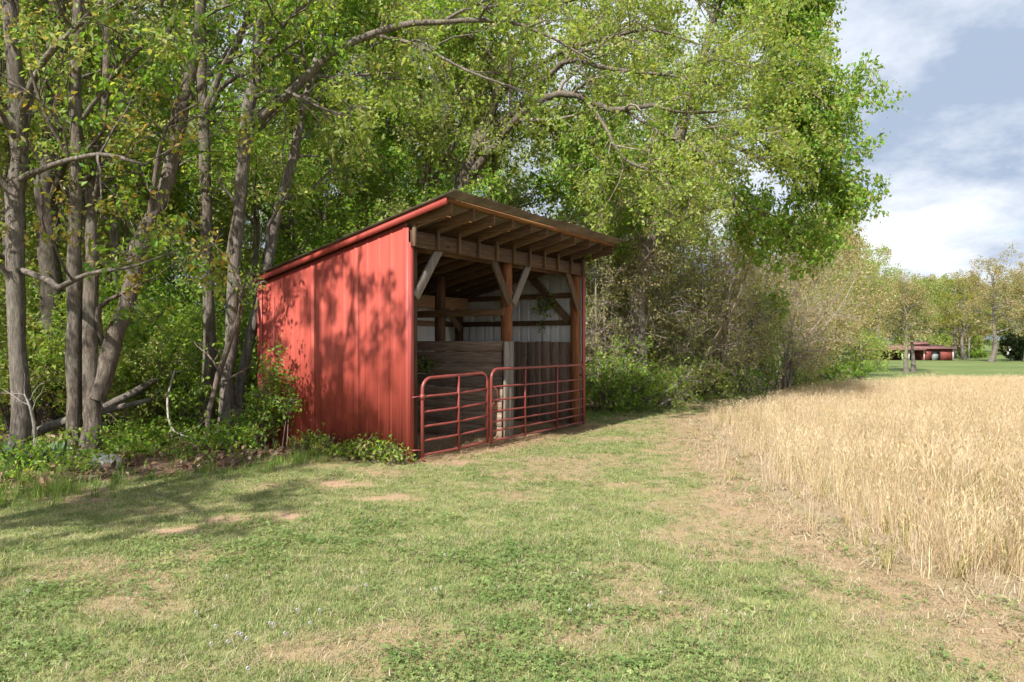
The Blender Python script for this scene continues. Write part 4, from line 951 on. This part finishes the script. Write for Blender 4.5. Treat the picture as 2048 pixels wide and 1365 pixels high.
for i, (px, D, h, pal) in enumerate([(1850, 196, 20, PAL_MIX), (1890, 205, 21, PAL_OLIVE), (1935, 200, 22, PAL_TAN)]):
    b = gpt(px, D); o = make_tree('distant_tree', 'tall tree in the wood behind the barn', auto_limbs(rr, (0, 0, 0), h, .3, 18, 6.5, .04, (0, 0), (.0, 1.2)), (0, 0, 0), 320+i, BARK_OAK, pal, fine=False, group='distant wood behind the barn',
              br=(6, .2, 1, 3.5, .9), tw=(4, .15, 1, 2.0, .9), tw2=(3, 1.0, .9), leaves=9, lsize=.5, spread=.4); o.location = b; bw.append(o)
for i in range(17):
    px = 1700+i*32+rr.uniform(-12, 12); D = rr.uniform(190, 240); o = copy_tree(bw[i % 3], gpt(px, D), rr.uniform(0, 6.28), rr.uniform(.7, 1.05))
    o['label'] = '%s tree of the distant wood %s' % (('green', 'yellow green', 'olive')[i % 3], 'left of the barn' if px < 1770 else 'behind the barn' if px < 1905 else 'right of the barn' if px < 2048 else 'beyond the right border')
clump('hedge', 'clipped bright green hedge right of the barn', 'hedge', gpt(1945, 172), 1.9, 3.0, 340, PAL_BRIGHT, BARK_DARK, 14, 16, .3, br=(6, .1, 1, 1.2, .9), tw=(4, .1, 1, .6, .9), elr=(.2, 1.4), r0=.05)
clump('evergreen_bush', 'dark evergreen at the far right of the lawn', 'bush', gpt(2034, 150), 6.5, 3.6, 341, PAL_DARK, BARK_DARK, 16, 18, .35, br=(8, .1, 1, 1.8, .9), tw=(4, .1, 1, .9, .9), elr=(.4, 1.5), r0=.08)
b = gpt(1938, 165); m = MB(); m.tube([(0, 0, 0), (0, 0, 5.6)], .16, 8); m.tube([(0, 0, 5.6), (0, 0, 5.75)], .2, 8); tag(m.build('white_pole', BW, None, True, b), 'slim white pole standing behind the hedge', 'pole')
b = gpt(2020, 160); m = MB(); m.tube([(0, 0, 0), (0, 0, 2.2), (0, 0, 2.7), (0, 0, 2.9)], [.75, .7, .55, .2], 10); tag(m.build('stone_pillar', BW, None, True, b), 'pale stubby stone pillar on the far lawn', 'pillar')

# ---------------------------------------------------------------- small things near the shed and wood edge
clump('wall_shrub', 'leafy green shrub climbing the left wall of the shed', 'shrub', (*(S0-SV*2.62-UV*.34), 0), 1.25, .5, 400, PAL_GREEN, BARK_VINE, 9, 9, .055, br=(7, .15, 1, .35, .9), tw=(4, .15, 1, .2, .9), elr=(.9, 1.5), r0=.012)
clump('wall_shrub', 'single arching leafy spray against the red wall', 'shrub', (*(S0-SV*2.05-UV*.36), 0), 1.25, .5, 401, PAL_GREEN, BARK_VINE, 2, 9, .05, br=(6, .55, 1, .28, .9), tw=(4, .15, 1, .16, .9), elr=(1.2, 1.4), r0=.01)
wk = np.random.default_rng(405)
for i in range(9):
    a = 1.75-i*.215; q = S0-SV*a-UV*wk.uniform(.16, .34)
    clump('weed', 'small leafy weed at the red wall, '+ORD[8-i]+' from the gate corner', 'weed', (q[0], q[1], 0), wk.uniform(.16, .32), .22, 410+i, PAL_BRIGHT if i % 2 else PAL_MIX, BARK_VINE, 6, 7, .05, br=(3, .2, 1, .12, .9), tw=(2, .2, 1, .08, .9), elr=(.6, 1.4), group='weeds along the red wall', r0=.005)
# weedy ground cover at the wood edge
wb_ = []
hx, hy = sample(rg, -13, 6, 5, 22, 10); ed = np.interp(hx, [-12, -5.6, -4.1, -3.2, -1.0, 1.7, 3.6, 6.1, 12], [1.5, 6.7, 7.9, 8.9, 12.5, 15.1, 17.2, 21.2, 30])
k = (hy > ed+.75+.5*(fbm(hx, hy, 88)-.5)) & (hy < ed+5.5) & in_view(hx, hy) & ~shed_in(hx, hy, .15) & (fbm(hx*.9, hy*.9, 99) > .40)
hx, hy = hx[k], hy[k]; C = []; Sv = []
for x, y in zip(hx, hy):
    hgt = rg.uniform(.15, .5); n = int(26+rg.integers(0, 26)); c = rg.normal(size=(n, 3))*np.array([.13, .13, 0]); c[:, 2] = rg.random(n)**.8*hgt
    C.append(c+np.array([x, y, 0]))
C = np.concatenate(C); lv, lf, lc = leaf_arrays(rg, C, .065, pick_cols(rg, PAL_GREEN+[(2, (.16, .24, .05))], len(C)), .0, 1.2, .6)
tag(link('undergrowth', mesh_np('undergrowth', lv, [lf], LEAF, False, lc)), 'low green weeds and seedlings along the wood edge', 'undergrowth', kind='stuff')
# iris leaves at far left
for i, (px, py) in enumerate([(20, 945), (48, 940), (75, 935), (100, 930), (128, 925), (8, 925)]):
    g = G(px, py); rng = np.random.default_rng(440+i); m = MB()
    for q in range(9):
        az = rng.uniform(0, 6.28); ln = rng.uniform(.2, .36); b0 = rng.normal(size=2)*.05; dd = np.array([math.cos(az), math.sin(az)]); sd = np.array([-dd[1], dd[0]]); V = []
        for f, wv in ((0, .016), (.5, .02), (.85, .012), (1, .001)):
            c = np.array([b0[0]+dd[0]*ln*.35*f**2, b0[1]+dd[1]*ln*.35*f**2, ln*f*(1-.12*f)])
            V += [c-np.array([*sd, 0])*wv, c+np.array([*sd, 0])*wv]
        m.add(V, [(0, 1, 3, 2), (2, 3, 5, 4), (4, 5, 7, 6)])
    tag(m.build('iris_clump', mat_plain('iris_leaf', (.075, .15, .06), .5) if i == 0 else bpy.data.materials['iris_leaf'], None, False, tuple(g)), 'sword leaved blue green iris clump, '+ORD[(1, 2, 3, 4, 5, 0)[i]]+' from the left border', 'plant', 'iris clumps by the slim trunk')
# rock
def rock(name, label, loc, size, seed, group=None):
    rng = np.random.default_rng(seed); nu, nv = 16, 9; V = []
    for j in range(nv):
        ph = -math.pi/2+math.pi*j/(nv-1)
        for i in range(nu):
            th = 2*math.pi*i/nu; v = np.array([math.cos(ph)*math.cos(th), math.cos(ph)*math.sin(th), math.sin(ph)])
            v = np.sign(v)*np.abs(v)**.8; r = 1+.28*(fbm(v[0]*1.7+seed, v[1]*1.7+v[2]*2.1, seed)-.5)*2
            V.append(v*r*np.array(size))
    id_ = np.arange(nu*nv).reshape(nv, nu); Fq = np.stack([id_[:-1], np.roll(id_, -1, 1)[:-1], np.roll(id_, -1, 1)[1:], id_[1:]], -1).reshape(-1, 4)
    return tag(link(name, mesh_np(name, np.array(V), [Fq], ROCK, False), None, loc), label, 'rock', group)
g = G(214, 936); rock('rock', 'pale grey boulder among weeds below the paired trunks', (g[0], g[1], .06), (.19, .16, .13), 3)
# fallen logs and dead branches
def log(name, label, pts, seed, bark=BARK_GREY, nb=3, cat='log'):
    rng = np.random.default_rng(seed); Q = smooth_line(L(*pts), 14); m = MB(); m.tube(Q[:, :3], Q[:, 3], 8)
    Bq, Br = spawn(rng, Q[None, :, :3], Q[None, :, 3], nb, .2, 1, .5, .7, .1, 5, .2, .5, .004); V, Fq = tubes(Bq, Br, 4); m.add(V, Fq)
    return tag(m.build(name, bark, None, True), label, cat)
log('fallen_log', 'thin mossy log propped against the paired trunks', [(30, 885, 9.9, 20), (110, 850, 10, 18), (180, 830, 10.1, 16), (300, 800, 10.3, 8)], 501)
log('fallen_log', 'leaning dead log crossing behind the rock', [(205, 815, 10.6, 18), (260, 790, 10.9, 15), (310, 760, 11.2, 13), (360, 745, 11.5, 8)], 502)
log('dead_branch', 'bleached curved branch leaning beside the field corner', [(1318, 794, 16.2, 5), (1345, 775, 16.1, 7), (1368, 760, 16, 7), (1385, 738, 16, 4)], 503, BARK_DEAD, 4, 'branch')
log('dead_branch', 'short bleached branch lying on the grass near the shrubs', [(1318, 812, 16, 4), (1340, 800, 15.9, 5), (1365, 798, 15.8, 3)], 504, BARK_DEAD, 3, 'branch')
log('dead_branch', 'forked pale dead sapling standing before the left trunks', [(72, 905, 9.4, 9), (70, 860, 9.4, 7), (62, 820, 9.3, 5), (50, 790, 9.3, 3)], 505, BARK_DEAD, 6, 'branch')
log('hanging_vine', 'thin pale vine looping down in front of the wood', [(350, 740, 10.6, 4), (335, 800, 10.4, 4), (345, 860, 10.2, 4), (390, 880, 10.1, 4), (400, 915, 10, 3)], 506, BARK_DEAD, 4, 'vine')
# seed heads of clover and dandelion in the lawn
WH = mat_plain('seed_head', (.42, .41, .37), .9); mb = MB(); rng = np.random.default_rng(9)
for q in range(26):
    d = nrm(rng.normal(size=3)); mb.tube([d*.004, d*.013], [.0022, .0045], 4, True)
d0 = None
mb.tube([(0, 0, -.05), (0, 0, 0)], .0015, 4); head = None
for i, (px, py) in enumerate([(88, 1178), (57, 1196), (455, 1166), (432, 1268), (483, 1285), (475, 1283), (540, 1262), (547, 1264), (570, 1283), (494, 1293), (456, 1300), (423, 1305), (393, 1240), (620, 1262), (640, 1235), (595, 1235), (496, 1355), (890, 1122), (732, 1184), (1178, 1227), (1140, 1235), (872, 1192), (725, 1158), (1322, 1200)]):
    g = G(px, py)
    if head is None: o = mb.build('dandelion_head', WH); head = o.data
    else: o = link('dandelion_head', head)
    o.location = (g[0], g[1], .045); o.scale = (.75, .75, .75); tag(o, 'pale dandelion seed head in the foreground lawn', 'flower', 'dandelion heads in the lawn')
# crumbs of soil on the worn patches
cx_, cy_ = sample(rg, -4, 4, 5, 12, 60); k = (dirt_w(cx_, cy_) > .35) & ~shed_in(cx_, cy_); cx_, cy_ = cx_[k], cy_[k]; n = len(cx_)
tet = np.array([[1, 0, -.3], [-.5, .87, -.3], [-.5, -.87, -.3], [.1, .1, .8]]); rot = rg.uniform(0, 6.28, n); sz = rg.uniform(.006, .02, n)[:, None, None]
tv_ = np.stack([np.stack([tet[:, 0]*np.cos(a)-tet[:, 1]*np.sin(a), tet[:, 0]*np.sin(a)+tet[:, 1]*np.cos(a), tet[:, 2]*.7], 1) for a in rot])*sz*rg.uniform(.6, 1.4, (n, 4, 1))
tv_ = tv_+np.stack([cx_, cy_, terrain(cx_, cy_)+.003], 1)[:, None]
b_ = np.arange(n)[:, None]*4; tf_ = np.concatenate([b_+np.array([q]) for q in ((0, 2, 1), (0, 1, 3), (1, 2, 3), (2, 0, 3))])
tag(link('soil_crumbs', mesh_np('soil_crumbs', tv_.reshape(-1, 3), [tf_], mat_plain('soil_crumb', (.42, .29, .20), .95))), 'crumbs of dry clay on the worn bare patches', 'soil', kind='stuff')
# ivy sprigs inside the shed
rng = np.random.default_rng(600)
for i, (x, y, z0, z1, lab) in enumerate([(W-.09, .75, 1.75, 2.55, 'ivy trail on the white lining near the right post'), (W-.09, 1.75, 1.65, 2.6, 'ivy trail hanging on the white lining in mid wall'), (2.24, 1.75, .85, 1.3, 'ivy sprig growing out of the stall partition'), (W-.02, -.14, 2.75, 3.25, 'ivy tangle under the right end of the shed eaves')]):
    w0 = S0+UV*x-SV*y; zz = np.linspace(z0, z1, 8); pts = np.c_[w0[0]+rng.normal(size=8)*.05, w0[1]+rng.normal(size=8)*.05, zz, np.full(8, .005)]
    make_tree('ivy_trail', lab, [pts], pts[0, :3], 600+i, BARK_DARK, PAL_GREEN, cat='ivy', br=(6, .1, 1, .12, .9), tw=(3, .1, 1, .08, .9), leaves=3, lsize=.065, spread=.02)
